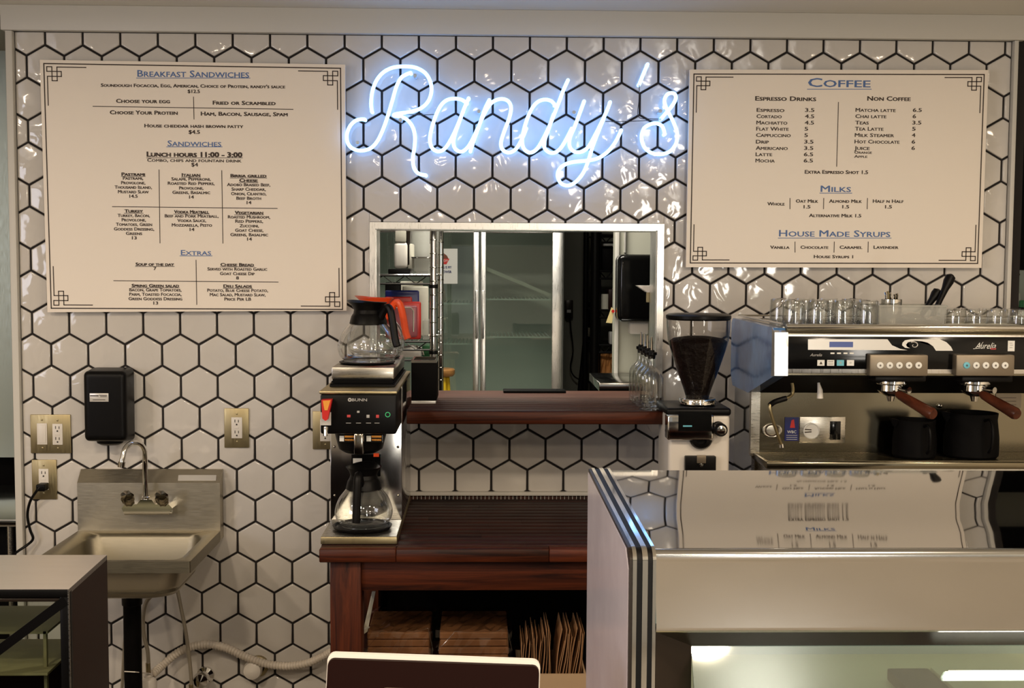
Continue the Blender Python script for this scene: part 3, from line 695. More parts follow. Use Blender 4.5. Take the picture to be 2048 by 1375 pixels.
# =================================================================== BLACK BOX, BOTTLES on the shelf
t = thing('napkin_box', 'square black bin with steel rim on the wooden shelf beside the brewer', 'box', (P(836, 800, -.2).x, -.12, SH_Z))
a = P(800, 797, -.2); b = P(873.5, 725, -.2); a.x = sx0+.003
obj('base', G().box(a.x, b.x-.003, -.2, -.05, SH_Z+.0005, SH_Z+.010, .001), 'label', t)
obj('body', G().box(a.x, b.x, -.203, -.05, SH_Z+.010, b.z, .002), 'black_matte', t)
obj('rim', G().box(a.x, b.x, -.203, -.196, b.z, P(836, 720, -.2).z).box(a.x, b.x, -.057, -.05, b.z, P(836, 720, -.2).z).box(a.x, a.x+.006, -.2, -.05, b.z, P(836, 720, -.2).z).box(b.x-.006, b.x, -.2, -.05, b.z, P(836, 720, -.2).z), 'dchrome', t)
def bottle():
    c = P(1302, 818, -.335)
    t = thing('syrup_bottle', 'frontmost of the four clear pour-spout bottles on the shelf', 'bottle', (c.x, -.335, SH_Z), 'clear syrup bottles lined up on the shelf')
    R = .0365; z = SH_Z
    pr = catmull([(0, .003, 0), (R*.85, .001, 0), (R, .008, 0), (R, .05, 0), (R, .085, 0), (R*.93, .10, 0), (R*.68, .114, 0), (.0145, .124, 0), (.012, .135, 0), (.012, .158, 0), (.0135, .163, 0)], 4)
    gb = G().lathe([(v.x, v.y) for v in pr], (c.x, -.335, z), 28)
    gb.lathe([(0, .010), (R*.8, .009), (R*.88, .016)], (c.x, -.335, z), 28)
    obj('glass_body', gb, 'potglass', t, ang=70)
    obj('stopper', G().lathe([(0, .150), (.010, .150), (.0115, .160), (.0155, .162), (.0155, .170), (.009, .172), (.008, .176), (0, .176)], (c.x, -.335, z), 18), 'black', t)
    obj('pour_spout', G().tube([(c.x, -.335, z+.174), (c.x, -.335, z+.192), (c.x-.001, -.337, z+.214)], [.0042, .0038, .0024], 8), 'chrome', t)
    return t
b0 = bottle()
for k, w in enumerate(('second from the front', 'third from the front', 'rearmost')):
    dup(b0, (b0.location.x+.001*k, -.335+.083*(k+1), SH_Z), {0: 'second from the front of the four clear pour-spout bottles on the shelf', 1: 'third from the front of the four clear pour-spout bottles on the shelf', 2: 'rearmost of the four clear pour-spout bottles on the shelf'}[k])

# =================================================================== GRINDER
gy = -.42; gc = P(1396, 700, gy); gx = gc.x; m = S(1, gy)
def gz(py): return P(1396, py, gy).z
t = thing('coffee_grinder', 'white espresso grinder with bean-filled hopper between bottles and espresso machine', 'coffee grinder', (gx, gy, CT))
obj('hopper_lid', G().lathe([(0, gz(626)), (.085, gz(627)), (.0925, gz(630)), (.0925, gz(636)), (.089, gz(639)), (0, gz(638))], (gx, gy, 0), 40), 'black', t)
hp = [(64, 638), (63.5, 655), (61, 680), (55, 700), (42, 740), (29, 775), (24, 790), (23, 797)]
obj('hopper', G().lathe([(a*m, gz(b)) for a, b in hp], (gx, gy, 0), 40), 'glassdark', t, ang=70)
bp = [(0, 674), (25, 672), (50, 676), (58, 682), (54, 700), (41, 740), (28, 775), (22, 795), (0, 795)]
o = obj('coffee_beans', G().lathe([(a*m, gz(b)) for a, b in bp], (gx, gy, 0), 40), 'beans', t); o['kind'] = 'stuff'
obj('collar_ring', G().lathe([(.030, gz(795)), (.051, gz(795)), (.053, gz(797)), (.053, gz(806)), (.049, gz(808)), (0, gz(808))], (gx, gy, 0), 36), 'chrome', t)
gl, gr = P(1337, 880, gy-.08).x, P(1460, 880, gy-.08).x
obj('body', G().box(gl, gr, gy-.08, gy+.12, CT+.002, gz(822), .012, 3), 'white_enamel', t)
obj('head', G().box(gl-.008, gr+.002, gy-.085, gy+.12, gz(824), gz(809), .008, 3), 'black', t)
obj('screen_housing', G().box(P(1335, 840, gy-.11).x, P(1428, 840, gy-.11).x, gy-.11, gy-.06, gz(869), gz(820), .006, 3), 'chrome', t)
sc = obj('screen', boxpx(1357, 823, 1423, 862, gy-.1105, gy-.105), 'black_gloss', t)
g = G(); quadpx(g, 1366, 850, 1384, 853, gy-.1112); obj('screen_bar', g, 'cyan', sc, False)
q = P(1440, 858, gy-.11)
obj('adjustment_knob', G().lathe([(.018, 0), (.019, -.008), (.015, -.014), (.015, -.022), (.0185, -.024), (.0185, -.05), (.016, -.054), (0, -.054)], (q.x, gy-.075, q.z), 24, 'y'), 'black', t)
obj('knob_cap', G().lathe([(.013, 0), (.013, -.004), (.009, -.005), (0, -.005)], (q.x, gy-.129, q.z), 20, 'y'), 'chrome', t)
q = P(1402, 880, gy-.09)
obj('chute', G().lathe([(.030, .0), (.031, -.012), (.026, -.020), (.014, -.022), (.012, -.012), (0, -.012)], (q.x, gy-.08, q.z), 28, 'y', sy=.8), 'black', t)
q0 = boxpx(1371, 912, 1432, 950, gy-.10, gy-.08, .003); fk = obj('portafilter_fork', q0, 'black', t)
obj('fork_clip', boxpx(1394, 910, 1412, 926, gy-.106, gy-.10, .001), 'keypad', fk)
q = P(1402, 929, gy-.10); obj('fork_screw', G().lathe([(.006, 0), (.006, -.004), (0, -.005)], q, 12, 'y'), 'chrome', fk)

# =================================================================== ESPRESSO MACHINE
EF = -.68; EB = -.365; EX0 = P(1560, 660, EF).x; EX1 = 1.72; ez = P(1600, 657, EF).z
em = thing('espresso_machine', 'two-group steel espresso machine with black front panel, right of the grinder', 'espresso machine', ((EX0+EX1)/2, -.4, CT))
def ep(px, py, Y=EF): v = P(px, py, Y); return v.x, v.z
zu = P(1600, 750, EF).z; zs = P(1515, 782, EB).z; zt0 = P(1600, 903, EB).z
R0 = -.12
body = [(EF+.012, ez), (EF, ez-.012), (EF+.004, zu), (EB, zs), (R0, zs), (R0, ez)]
obj('upper_body', G().prism(body, EX0+.018, EX1-.02, 'x'), 'espresso_front', em)
obj('blue_side_panel', G().prism([(EF+.02, ez+.001), (EF+.006, ez-.012), (EF+.004, zu-.002), (EB, zs-.004), (R0-.03, zs-.004), (R0, zs+.03), (R0, ez-.01), (R0-.02, ez+.004)], EX0-.012, EX0+.018, 'x'), 'blue_side', em)
obj('end_cap', G().prism([(EF+.03, ez+.001), (EF, ez-.010), (EF-.006, zu-.001), (EF+.03, zu-.006)], EX0-.014, EX0+.022, 'x'), 'alu', em)
obj('side_panel', G().prism([(EB, zs), (EB, CT+.10), (R0, CT+.10), (R0, zs)], EX0+.002, EX0+.012, 'x'), 'mirror', em)
obj('side_post', G().box(EX0-.004, EX0+.022, EB-.012, EB+.01, zt0-.01, zs), 'steel', em)
obj('back_splash', G().box(EX0+.012, EX1-.02, EB, EB+.01, CT+.08, zs), 'espresso_front', em)
obj('lower_body', G().box(EX0+.03, EX1-.03, EB+.01, R0, CT+.05, zs), 'steel', em)
obj('underside_panel', G().hexa([(EX0+.02, EF+.01, zu-.001), (EX1-.03, EF+.01, zu-.001), (EX1-.03, EB, zs-.001), (EX0+.02, EB, zs-.001)],
                                [(EX0+.02, EF+.01, zu-.004), (EX1-.03, EF+.01, zu-.004), (EX1-.03, EB, zs-.004), (EX0+.02, EB, zs-.004)]), 'black_matte', em)
for x in (EX0+.06, EX1-.1):
    for y in (-.5, -.18): obj('foot', G().lathe([(.02, CT), (.024, CT+.004), (.016, CT+.05), (.012, CT+.09)], (x, y, 0), 16, closed=True), 'chrome', em)
# top rail
g = G(); g.tube([(EX0+.02, EF+.012, ez+.004), (EX1, EF+.012, ez+.004)], .008, 12); obj('top_rail', g, 'chrome', em)
obj('cup_tray', G().box(EX0+.012, EX1, EF+.02, R0, ez, ez+.004), 'dchrome', em)
g = G(); g.tube([(EX0+.01, EF+.02, ez+.012), (EX0+.01, R0, ez+.012), (EX1, R0, ez+.012)], .003, 8); obj('gallery_rail', g, 'chrome', em)
# fascia
Yf = EF-.002
obj('fascia_frame', boxpx(1573, 668, 2140, 748, Yf, EF+.01, .002), 'alu', em)
fa = obj('fascia', boxpx(1577, 672, 2132, 739, Yf-.001, EF, .0008), 'black_gloss', em)
Yg = Yf-.0018
g = G()
sil = [(1616, 678), (1775, 678), (1784, 690), (1800, 697), (1815, 700), (1616, 699)]
g.add([P(*p, Yg) for p in sil], [tuple(range(len(sil)))]); obj('silver_band', g, 'label', fa, False)
g = G(); quadpx(g, 1659, 683, 1706, 694, Yg-.0006); obj('display_window', g, 'lcd', fa, False)
# wave emblem
g = G()
outer = [(1806, 681), (1800, 688), (1806, 695), (1817, 698), (1828, 694), (1829, 688), (1822, 684), (1815, 686), (1816, 690), (1821, 690)]
outer = [(1805, 685), (1810, 680), (1822, 678), (1880, 678), (1893, 684), (1902, 693), (1906, 701), (1872, 701), (1866, 692), (1856, 685), (1844, 682), (1830, 681), (1816, 684), (1812, 689), (1814, 693), (1820, 696), (1810, 695), (1804, 690)]
bmx = bmesh.new(); vs = [bmx.verts.new(P(*p, Yg)) for p in outer]; fcx = bmx.faces.new(vs); bmesh.ops.triangulate(bmx, faces=[fcx]); g.bm(bmx); bmx.free()
obj('wave_emblem', g, 'whitepaper', fa, False)
g = G(); pts = [P(1828+r*math.cos(a), 690+r*.75*math.sin(a), Yg-.0008) for r, a in ((10-.55*k, -2.2+k*.42) for k in range(16))]
g.tube(pts, [.0016-.00006*k for k in range(16)], 5); obj('wave_curl', g, 'label', fa)
g = G(); 
for x in (1665, 1678, 1691, 1703.5): quadpx(g, x-4, 704.5, x+4, 707.5, Yg)
obj('indicator_marks', g, 'whitepaper', fa, False)
for x, mm in ((1642, 'whitepaper'), (1661.5, 'whitepaper'), (1681, 'cyan'), (1701, 'label')):
    b = obj('square_button', boxpx(x-7, 719.5, x+7, 731, Yg-.0015, Yf), mm, em)
    g = G()
    if x == 1642: g.add([P(x-3, 728, Yg-.002), P(x+3, 728, Yg-.002), P(x, 722, Yg-.002)], [(0, 1, 2)])
    elif x == 1661.5: quadpx(g, x-5, 721.5, x+5, 724, Yg-.002); quadpx(g, x-5, 726.5, x+5, 728.5, Yg-.002)
    else: g.lathe([(.0012, 0), (.0028, 0)], P(x, 725, Yg-.002), 10, 'y')
    obj('button_symbol', g, 'greyprint' if x != 1642 else 'ink', b, False)
g = G(); text_geo('Aurelia', g, 1632, 709, 24, 6, Yg, False, 0, shear=.45); obj('small_logo_lettering', g, 'greyprint', fa, False)
g = G(); text_geo('Aurelia', g, 1971, 690.5, 42, 13, Yg, False, -.004, shear=.5); line_px(g, (1947, 697), (1957, 696), Yg, 1); line_px(g, (1957, 696), (1966, 684), Yg, .8)
obj('logo_lettering', g, 'whitepaper', fa, False)
g = G(); quadpx(g, 1981, 695.5, 1992, 698.5, Yg); obj('red_logo_bar', g, 'redled', fa, False)
s_ = obj('inspection_sticker', boxpx(2016, 681, 2029, 702, Yg-.0004, Yg), 'whitepaper', fa, False)
g = G(); quadpx(g, 2019, 685, 2025, 686.5, Yg-.0007); quadpx(g, 2020, 689, 2026, 690.5, Yg-.0007); quadpx(g, 2019, 694, 2025, 695.5, Yg-.0007); obj('sticker_print', g, 'greyprint', s_, False)
for kx in (0, 173):
    kp = obj('group_keypad', boxpx(1740+kx, 709, 1856+kx, 752, EF-.03, EF, .004), 'keypad', em)
    for j in range(5):
        q = P(1760+kx+19.2*j, 730, EF-.0305)
        obj('round_button', G().lathe([(.0088, .001), (.0086, -.0025), (.007, -.003), (0, -.003)], q, 18, 'y'), 'whitepaper' if not (kx and j == 0) else 'cyan', kp)
        g = G(); g.lathe([(.0008, 0), (.0026, 0)], (q.x, q.y-.0035, q.z-.0004), 8, 'y'); obj('cup_symbol', g, 'ink', kp, False)
    obj('group_cover', G().box(P(1748+kx, 760, EF).x, P(1850+kx, 760, EF).x, EF-.01, EF+.14, zu-.016, zu, .004), 'black', em)
    gcx = P(1783+kx*.97, 775, -.58).x; gzz = zu-.010
    gh = obj('group_head', G().lathe([(.040, gzz), (.042, gzz-.004), (.042, gzz-.020), (.036, gzz-.024), (0, gzz-.024)], (gcx, -.575, 0), 32, closed=True), 'chrome', em)
    pf = obj('portafilter', G().lathe([(.035, gzz-.022), (.036, gzz-.040), (.030, gzz-.048), (.012, gzz-.056), (.008, gzz-.070), (0, gzz-.070)], (gcx, -.575, 0), 28).cyl((gcx+.010, -.6, gzz-.032), (gcx+.03, -.635, gzz-.034), .008, .009), 'chrome', em)
    h0 = P(1795+kx*.97, 787, -.63); h1 = P(1867+kx*.97, 829, -.75)
    d = h1-h0
    obj('portafilter_handle', G().tube([h0, h0+d*.08, h0+d*.3, h0+d*.7, h0+d*.94, h1], [.009, .012, .0135, .015, .0165, .013], 16), 'wood_handle', pf)
# drip tray
tf = -.545; ztf = P(1600, 922, tf).z
obj('drip_tray', G().box(EX0+.004, EX1, tf, EB-.0, ztf-.022, ztf-.002, .004), 'espresso_front', em)
obj('tray_apron', G().box(EX0+.02, EX1-.02, tf+.03, R0, CT+.045, ztf-.022), 'steel', em)
g = G(); x = EX0+.012
for k in range(9):
    yy = tf+.012+k*.019; g.box(EX0+.012, EX1-.01, yy, yy+.010, ztf-.003, ztf)
obj('tray_grate', g, 'espresso_front', em, False)
# steam wand
w = [P(1582, 757, -.55), P(1586, 775, -.55), P(1584, 788, -.55), P(1572, 796, -.56), P(1550, 803, -.57), P(1540, 810, -.58), P(1543, 830, -.58), P(1553, 862, -.57), P(1563, 890, -.56)]
st = obj('steam_wand', G().tube(catmull(w, 4), .0045, 10), 'brass_plate', em)
obj('wand_grip', G().tube(catmull(w[3:6], 4), .0075, 10), 'black', st)
obj('wand_tip', G().tube([w[-1]-Vector((0, 0, -.004)), w[-1]+Vector((.001, 0, -.006))], [.0055, .0065], 10), 'chrome', st)
obj('water_nozzle', G().tube([P(1637, 758, -.56), P(1637.5, 768, -.56), P(1640, 780, -.56), P(1640, 796, -.56)], [.003, .004, .0075, .009], 12), 'white_plastic', em)
# back splash fittings
YB = EB-.001
pl = obj('gauge_panel', boxpx(1600, 833, 1690, 886, YB-.003, EB, .001), 'steel', em)
q = P(1622, 861, YB-.004)
ga = obj('pressure_gauge', G().lathe([(.0235, .002), (.0235, -.006), (.021, -.007), (.020, -.004), (0, -.004)], q, 28, 'y'), 'whitepaper', pl)
g = G(); line_px(g, (1608, 858), (1622, 859), YB-.0095, 2); line_px(g, (1608, 864), (1622, 863), YB-.0095, 2); obj('needle', g, 'ink', ga, False)
obj('power_switch', boxpx(1661, 842, 1681, 879, YB-.006, YB-.003, .001), 'black_gloss', pl)
stk = obj('blue_sticker', boxpx(1570, 834, 1597, 881, YB-.0012, YB), 'bluep', em, False)
g = G(); text_geo('WBC', g, 1583.5, 863, 18, 6, YB-.0018, False, .01)
for y in (870, 874, 878): line_px(g, (1573, y), (1594, y), YB-.0018, .8)
obj('sticker_lettering', g, 'whitepaper', stk, False)
g = G(); g.add([P(*p, YB-.0018) for p in ((1580, 855), (1590, 855), (1588, 838), (1583, 840))], [(0, 1, 2, 3)]); obj('sticker_mark', g, 'red', stk, False)
q = P(1544, 860, YB-.002)
obj('badge', G().lathe([(.029, .001), (.029, -.002), (.026, -.003), (.022, -.002), (.020, -.003), (.016, -.0035), (0, -.0035)], q, 28, 'y', sy=.72), 'steel', em)
q = P(1544, 860, YB-.0056); obj('badge_ring', G().lathe([(.0205, 0), (.0165, 0)], q, 28, 'y', sy=.9), 'ink', em, False)
q = P(1878, 811, YB); obj('panel_knob', G().lathe([(.006, 0), (.006, -.008), (0, -.010)], q, 14, 'y'), 'chrome', em)
ip = obj('instruction_plate', boxpx(1992, 787, 2042, 815, YB-.0015, YB), 'keypad', em, False)
g = G()
for y in (795, 802, 809): line_px(g, (2000, y), (2032, y), YB-.002, 1)
obj('plate_print', g, 'ink', ip, False)
# pitchers on the tray
def pitcher(px0, px1, pyt, Y, label):
    a = P(px0, pyt, Y); b = P(px1, pyt, Y); R = (b.x-a.x)/2; cx = (a.x+b.x)/2; z = ztf; H = a.z-z
    t = thing('frothing_pitcher', label, 'pitcher', (cx, Y, z), 'black pitchers on the drip tray')
    obj('body', G().lathe([(0, .001), (R*.90, .001), (R, .008), (R*1.0, H*.45), (R*.92, H*.85), (R*.95, H), (R*.91, H), (R*.86, H*.8), (R*.9, .01), (0, .008)], (cx, Y, z), 32), 'black_matte', t)
    obj('spout', G().hexa([(cx-R*.98, Y-.012, z+H*.8), (cx-R*.98, Y+.012, z+H*.8), (cx-R*.85, Y+.02, z+H), (cx-R*.85, Y-.02, z+H)],
                          [(cx-R*1.0, Y-.002, z+H*.82), (cx-R*1.0, Y+.002, z+H*.82), (cx-R*1.2, Y+.003, z+H*1.03), (cx-R*1.2, Y-.003, z+H*1.03)]), 'black_matte', t)
    ang = -1.45; dx, dy_ = math.cos(ang), math.sin(ang)
    h = [Vector((cx+dx*R*k, Y+dy_*R*k, z+H*q)) for k, q in ((.92, .88), (1.3, .92), (1.5, .7), (1.45, .35), (1.25, .2))]
    obj('handle', G().tube(catmull(h, 4), .004, 8), 'black', t)
    return t
pitcher(1788, 1872, 838, -.47, 'smaller black frothing pitcher under the left group head')
pitcher(1892, 1996, 824, -.46, 'larger black frothing pitcher under the right group head')
# glasses on the machine
def tumbler(label, grp, R, H, loc, k=1.0):
    t = thing('glass_tumbler', label, 'glass', loc, grp); x, y, z = loc
    n = 18; prof = [(R, .001), (R*.98, H*.5), (R*.93, H*.92), (R*.86, H), (0, H-.001)]
    obj('glass_wall', G().lathe(prof, loc, n), 'potglass', t)
    obj('rim', G().lathe([(R*.94, .0005), (R*1.02, .0005), (R*1.03, .003), (R*.97, .005), (R*.94, .0005)], loc, n), 'glass', t)
    return t
zg = ez+.005
R = .031
t0 = tumbler('clear glass tumbler upside down on the left half of the espresso machine top', 'tall tumblers on the espresso machine', R, .068, (EX0+.055, -.30, zg))
ORD = ['first', 'second', 'third', 'fourth']; ROWN = ['front', 'second', 'third', 'rear']
k = 0
for r, yy in enumerate((-.60, -.53, -.46, -.39)):
    for c in range(4 if r else 4):
        k += 1
        loc = (EX0+.055+.068*c+(.02 if r % 2 else 0), yy, zg)
        if r == 0 and c == 0: t0.location = loc; t0['label'] = 'clear tumbler, first from the left in the front row on the espresso machine'; continue
        dup(t0, loc)['label'] = 'clear tumbler, %s from the left in the %s row on the espresso machine' % (ORD[c], ROWN[r])
t1 = tumbler('short clear shot glass on the right half of the espresso machine top', 'short shot glasses on the espresso machine', .027, .040, (EX0+.5, -.3, zg+.006))
fst = True
for r, yy in enumerate((-.59, -.52)):
    for c in range(4):
        loc = (P(1912, 650, -.59).x+.058*c+.01*r, yy, zg+.006)
        c_ = t1 if fst else dup(t1, loc); c_.location = loc; fst = False
        c_['label'] = 'short shot glass, %s from the left in the %s row on the cream tray' % (ORD[c], ('front', 'back')[r])
tag(obj('serving_tray', G().box(P(1895, 655, -.62).x, P(2005, 655, -.62).x+.05, -.625, -.48, zg, zg+.005, .002), 'cream'), 'thin cream tray under the shot glasses on the espresso machine', 'tray')
# translucent container
cx0, cx1 = P(1756, 655, -.60).x, P(1892, 655, -.60).x; cy0, cy1 = -.60, -.47; H = P(1820, 610, -.60).z-zg
t = thing('plastic_tub', 'frosted plastic tub of barista tools on top of the espresso machine', 'container', ((cx0+cx1)/2, -.53, zg))
g = G(); e = .004
g.hexa([(cx0+e, cy0+e, zg+.001), (cx1-e, cy0+e, zg+.001), (cx1, cy0, zg+H), (cx0, cy0, zg+H)], [(cx0+e, cy0+e+.002, zg+.001), (cx1-e, cy0+e+.002, zg+.001), (cx1, cy0+.002, zg+H), (cx0, cy0+.002, zg+H)])
g.box(cx0, cx0+.002, cy0, cy1, zg+.001, zg+H).box(cx1-.002, cx1, cy0, cy1, zg+.001, zg+H).box(cx0, cx1, cy1-.002, cy1, zg+.001, zg+H).box(cx0, cx1, cy0, cy1, zg+.001, zg+.003)
obj('tub_wall', g, 'frost', t, False)
obj('rim', G().box(cx0-.003, cx1+.003, cy0-.004, cy0, zg+H-.004, zg+H).box(cx0-.003, cx1+.003, cy1, cy1+.004, zg+H-.004, zg+H).box(cx0-.004, cx0, cy0, cy1, zg+H-.004, zg+H).box(cx1, cx1+.004, cy0, cy1, zg+H-.004, zg+H), 'frost', t, False)
# tools inside
def tool(label, a, b, r):
    d = b-a
    t = thing('muddler', label, 'barista tool', a); obj('shaft', G().tube([a, a+d*.5, a+d*.72, a+d*.86, a+d*.96, b], [r*.6, r*.62, r*.8, r*1.15, r*1.1, r*.5], 14), 'black', t); return t
tool('longest black round-ended tool sticking out of the frosted tub', P(1858, 648, -.53), P(1903, 549, -.50), .0125)
tool('shorter black tool behind the longest one in the frosted tub', P(1830, 648, -.50), P(1878, 579, -.49), .0125)
t = thing('spoon_cup', 'small chrome cup of spoons at the left of the frosted tub', 'cup', (P(1783, 610, -.53).x, -.53, zg+.004))
q = P(1783, 598, -.53); zz = zg+.004
obj('cup', G().lathe([(0, 0), (.026, 0), (.028, .01), (.0285, q.z-zz), (.0265, q.z-zz), (.026, .01), (0, .008)], (q.x, -.53, zz), 24), 'chrome', t)
for j, (dx, dz, mm) in enumerate(((-.022, .020, 'chrome'), (-.014, .022, 'brass_plate'), (-.004, .018, 'chrome'), (.010, .014, 'dchrome'), (.018, .016, 'dchrome'))):
    x = q.x+dx*.8; tt = thing('teaspoon', ['leftmost teaspoon in the chrome cup', 'brass-toned teaspoon in the chrome cup', 'middle teaspoon in the chrome cup', 'dark teaspoon right of centre in the chrome cup', 'rightmost teaspoon in the chrome cup'][j], 'spoon', (x, -.53, zz+.01))
    obj('handle', G().tube([(x*.6+q.x*.4, -.53, zz+.01), (x, -.535, q.z+dz-.006), (x-.002, -.535, q.z+dz)], [.002, .003, .0035], 8), mm, tt)
for j, (xx, rr, hh) in enumerate(((1822, .036, .032), (1867, .026, .022))):
    q = P(xx, 640, -.545); tag(obj('metal_tamper', G().lathe([(rr*.95, 0), (rr, .003), (rr, hh*.5), (rr*.6, hh*.9), (0, hh)], (q.x, -.555, zg+.004), 24, closed=True), 'dchrome'), ['larger round steel tamper seen through the frosted tub', 'smaller round steel tamper at the right in the frosted tub'][j], 'tamper')

# =================================================================== LEFT WALL FITTINGS
def plate(x0, y0, x1, y1, label, devs, cover='brass_plate'):
    a = P(x0, y0, -.006); b = P(x1, y1, -.006); cx = (a.x+b.x)/2
    t = thing('outlet_plate', label, 'outlet', (cx, 0, b.z))
    obj('cover_plate', G().box(a.x, b.x, -.007, .001, b.z, a.z, .002), cover, t)
    for kind, dx0, dy0, dx1, dy1 in devs:
        c = P((dx0+dx1)/2, (dy0+dy1)/2, -.009); hw = .0166*1.02; hh = .0335
        hw = (P(dx1, dy1, -.009).x-P(dx0, dy0, -.009).x)/2; hh = (P(dx0, dy0, -.009).z-P(dx1, dy1, -.009).z)/2
        if kind == 'switch':
            o = obj('rocker_switch', G().box(c.x-hw, c.x+hw, -.0095, -.006, c.z-hh, c.z+hh, .001).box(c.x-hw*.75, c.x+hw*.75, -.0115, -.009, c.z-hh*.85, c.z+hh*.85, .001), 'white_plastic', t)
        else:
            o = obj('receptacle', G().box(c.x-hw, c.x+hw, -.0095, -.006, c.z-hh, c.z+hh, .001), 'white_plastic', t)
            g = G()
            for s in (-1, 1):
                zc = c.z+s*hh*.52
                if kind == 'half' and s == -1: continue
                g.box(c.x-.0065, c.x-.0045, -.0105, -.009, zc, zc+.009).box(c.x+.0045, c.x+.0065, -.0105, -.009, zc, zc+.008)
                g.lathe([(.0026, 0), (.0026, -.001), (0, -.001)], (c.x, -.0095, zc-.007), 10, 'y')
            obj('socket_slots', g, 'dark_hole', o, False)
            obj('test_buttons', G().box(c.x-.007, c.x+.007, -.0102, -.009, c.z-.003, c.z+.003, .0005), 'white_plastic', o)
        for zz in (c.z+hh+.011, c.z-hh-.011):
            obj('screw', G().lathe([(.0032, 0), (.0030, -.0012), (0, -.0018)], (c.x, -.007, zz), 10, 'y'), 'brass_plate', t)
    return t
plate(60, 828.5, 142, 906, 'wide two-gang wall plate with white switch and outlet by the left trim', [('switch', 73.5, 846, 94.5, 888.5), ('outlet', 104.5, 847, 125.5, 889)])
plate(63, 919, 114, 998, 'bronze outlet plate with the black plug, lowest at the left', [('half', 77, 937, 97.5, 979)])
plate(448, 816, 498, 895, 'bronze outlet plate alone right of the black dryer', [('outlet', 462.5, 834, 484.5, 876)])
plate(625, 822, 677, 898, 'bronze outlet plate partly hidden behind the coffee brewer', [('outlet', 640, 838, 661, 882)])
t = thing('power_cord', 'black plug and cord hanging from the lowest bronze outlet plate', 'cord', P(85, 975, -.03))
q = P(84, 973, -.028)
obj('plug', G().box(q.x-.012, q.x+.016, -.05, -.0095, q.z-.011, q.z+.011, .004, 3), 'black', t)
w = [P(80, 972, -.045), P(72, 983, -.05), P(60, 1003, -.035), P(55, 1030, -.028), P(60, 1058, -.028), P(66, 1076, -.028), P(56, 1088, -.03), P(34, 1103, -.05), P(5, 1125, -.10), P(-30, 1140, -.15)]
obj('cable', G().tube(catmull(w, 6), .0043, 8), 'black', t)
# hand dryer
a = P(161, 738, -.10); b = P(259, 893, -.10); cx = (a.x+b.x)/2; hw = (b.x-a.x)/2-.006
t = thing('hand_dryer', 'black rounded wall-mounted dryer above the steel sink', 'hand dryer', (cx, 0, b.z))
bmx = bmesh.new(); bmesh.ops.create_cube(bmx, size=1)
z0, z1 = b.z+.018, a.z
for v in bmx.verts:
    top = v.co.z > 0; fr = v.co.y < 0
    v.co = Vector((cx+v.co.x*2*hw*(1 if not fr else .97), -.004 if not fr else -.108, (z1 if not fr else z1-.006) if top else (z0-.012 if not fr else z0)))
bmesh.ops.bevel(bmx, geom=bmx.edges[:], offset=.02, segments=5, profile=.6, affect='EDGES')
g = G().bm(bmx); bmx.free(); obj('casing', g, 'black', t)
obj('air_outlet', G().lathe([(.045, 0), (.040, -.018), (.028, -.024), (0, -.024)], (cx, -.055, z0+.006), 28, sy=.7), 'black', t)
lbp = obj('name_plate', boxpx(179, 786, 217, 803, -.1092, -.106, .0008), 'label', t)
g = G(); text_geo('American Dryer', g, 190, 791, 17, 2.5, -.1097, False, .02) if False else None
line_px(g, (181, 791), (196, 791), -.1098, 2.2); line_px(g, (199, 790), (213, 790), -.1098, 1.4); line_px(g, (201, 792.5), (213, 792.5), -.1098, 1.2); line_px(g, (186, 799), (210, 799), -.1098, 1.2)
obj('plate_print', g, 'ink', lbp, False)
# =================================================================== HAND SINK
SY = -.05
sl, sr = P(155, 1010, SY).x, P(440, 1010, SY).x
zr = P(300, 1061, SY).z; zbt = P(300, 965, SY).z; ztt = P(300, 938, -.012).z
fr = PZ(387, 1122, zr); SYF = fr.y
sk = thing('hand_sink', 'wall-mounted stainless steel hand sink with back splash at the left', 'sink', ((sl+sr)/2, 0, zr-.15))
obj('back_splash', G().prism([(-.001, zr-.03), (-.001, ztt), (-.012, ztt), (SY, zbt), (SY, zr-.03)], sl, sr, 'x'), 'sink', sk, ang=20)
# rim + bowl
n = 8
def rrect(x0, x1, y0, y1, r, z, n=6):
    out = []
    for cx_, cy_, a0 in ((x1-r, y1-r, 0), (x0+r, y1-r, 90), (x0+r, y0+r, 180), (x1-r, y0+r, 270)):
        for k in range(n+1):
            a = math.radians(a0+90*k/n); out.append((cx_+r*math.cos(a), cy_+r*math.sin(a), z))
    return out
bl, brr = PZ(210, 1118, zr).x, P(372, 1118, -.2).x
bowl_x0, bowl_x1 = sl+.045, sr-.045; bowl_y0, bowl_y1 = SYF+.03, SY-.04
g = G(); rings = [rrect(sl, sr, SYF, SY, .006, zr-.034), rrect(sl, sr, SYF, SY, .006, zr), rrect(sl+.010, sr-.010, SYF+.010, SY-.005, .008, zr+.002), rrect(bowl_x0-.008, bowl_x1+.008, bowl_y0-.006, bowl_y1+.006, .05, zr-.004),
                  rrect(bowl_x0, bowl_x1, bowl_y0, bowl_y1, .045, zr-.015), rrect(bowl_x0+.012, bowl_x1-.012, bowl_y0+.012, bowl_y1-.012, .05, zr-.105), rrect(bowl_x0+.05, bowl_x1-.05, bowl_y0+.05, bowl_y1-.05, .05, zr-.125)]
N = len(rings[0]); vs = [v for r_ in rings for v in r_]
fs = [(i*N+k, i*N+(k+1) % N, (i+1)*N+(k+1) % N, (i+1)*N+k) for i in range(len(rings)-1) for k in range(N)]+[tuple(range((len(rings)-1)*N, len(rings)*N))]
g.add(vs, fs); obj('basin', g, 'shaded_bowl', sk, ang=50, fix=False)
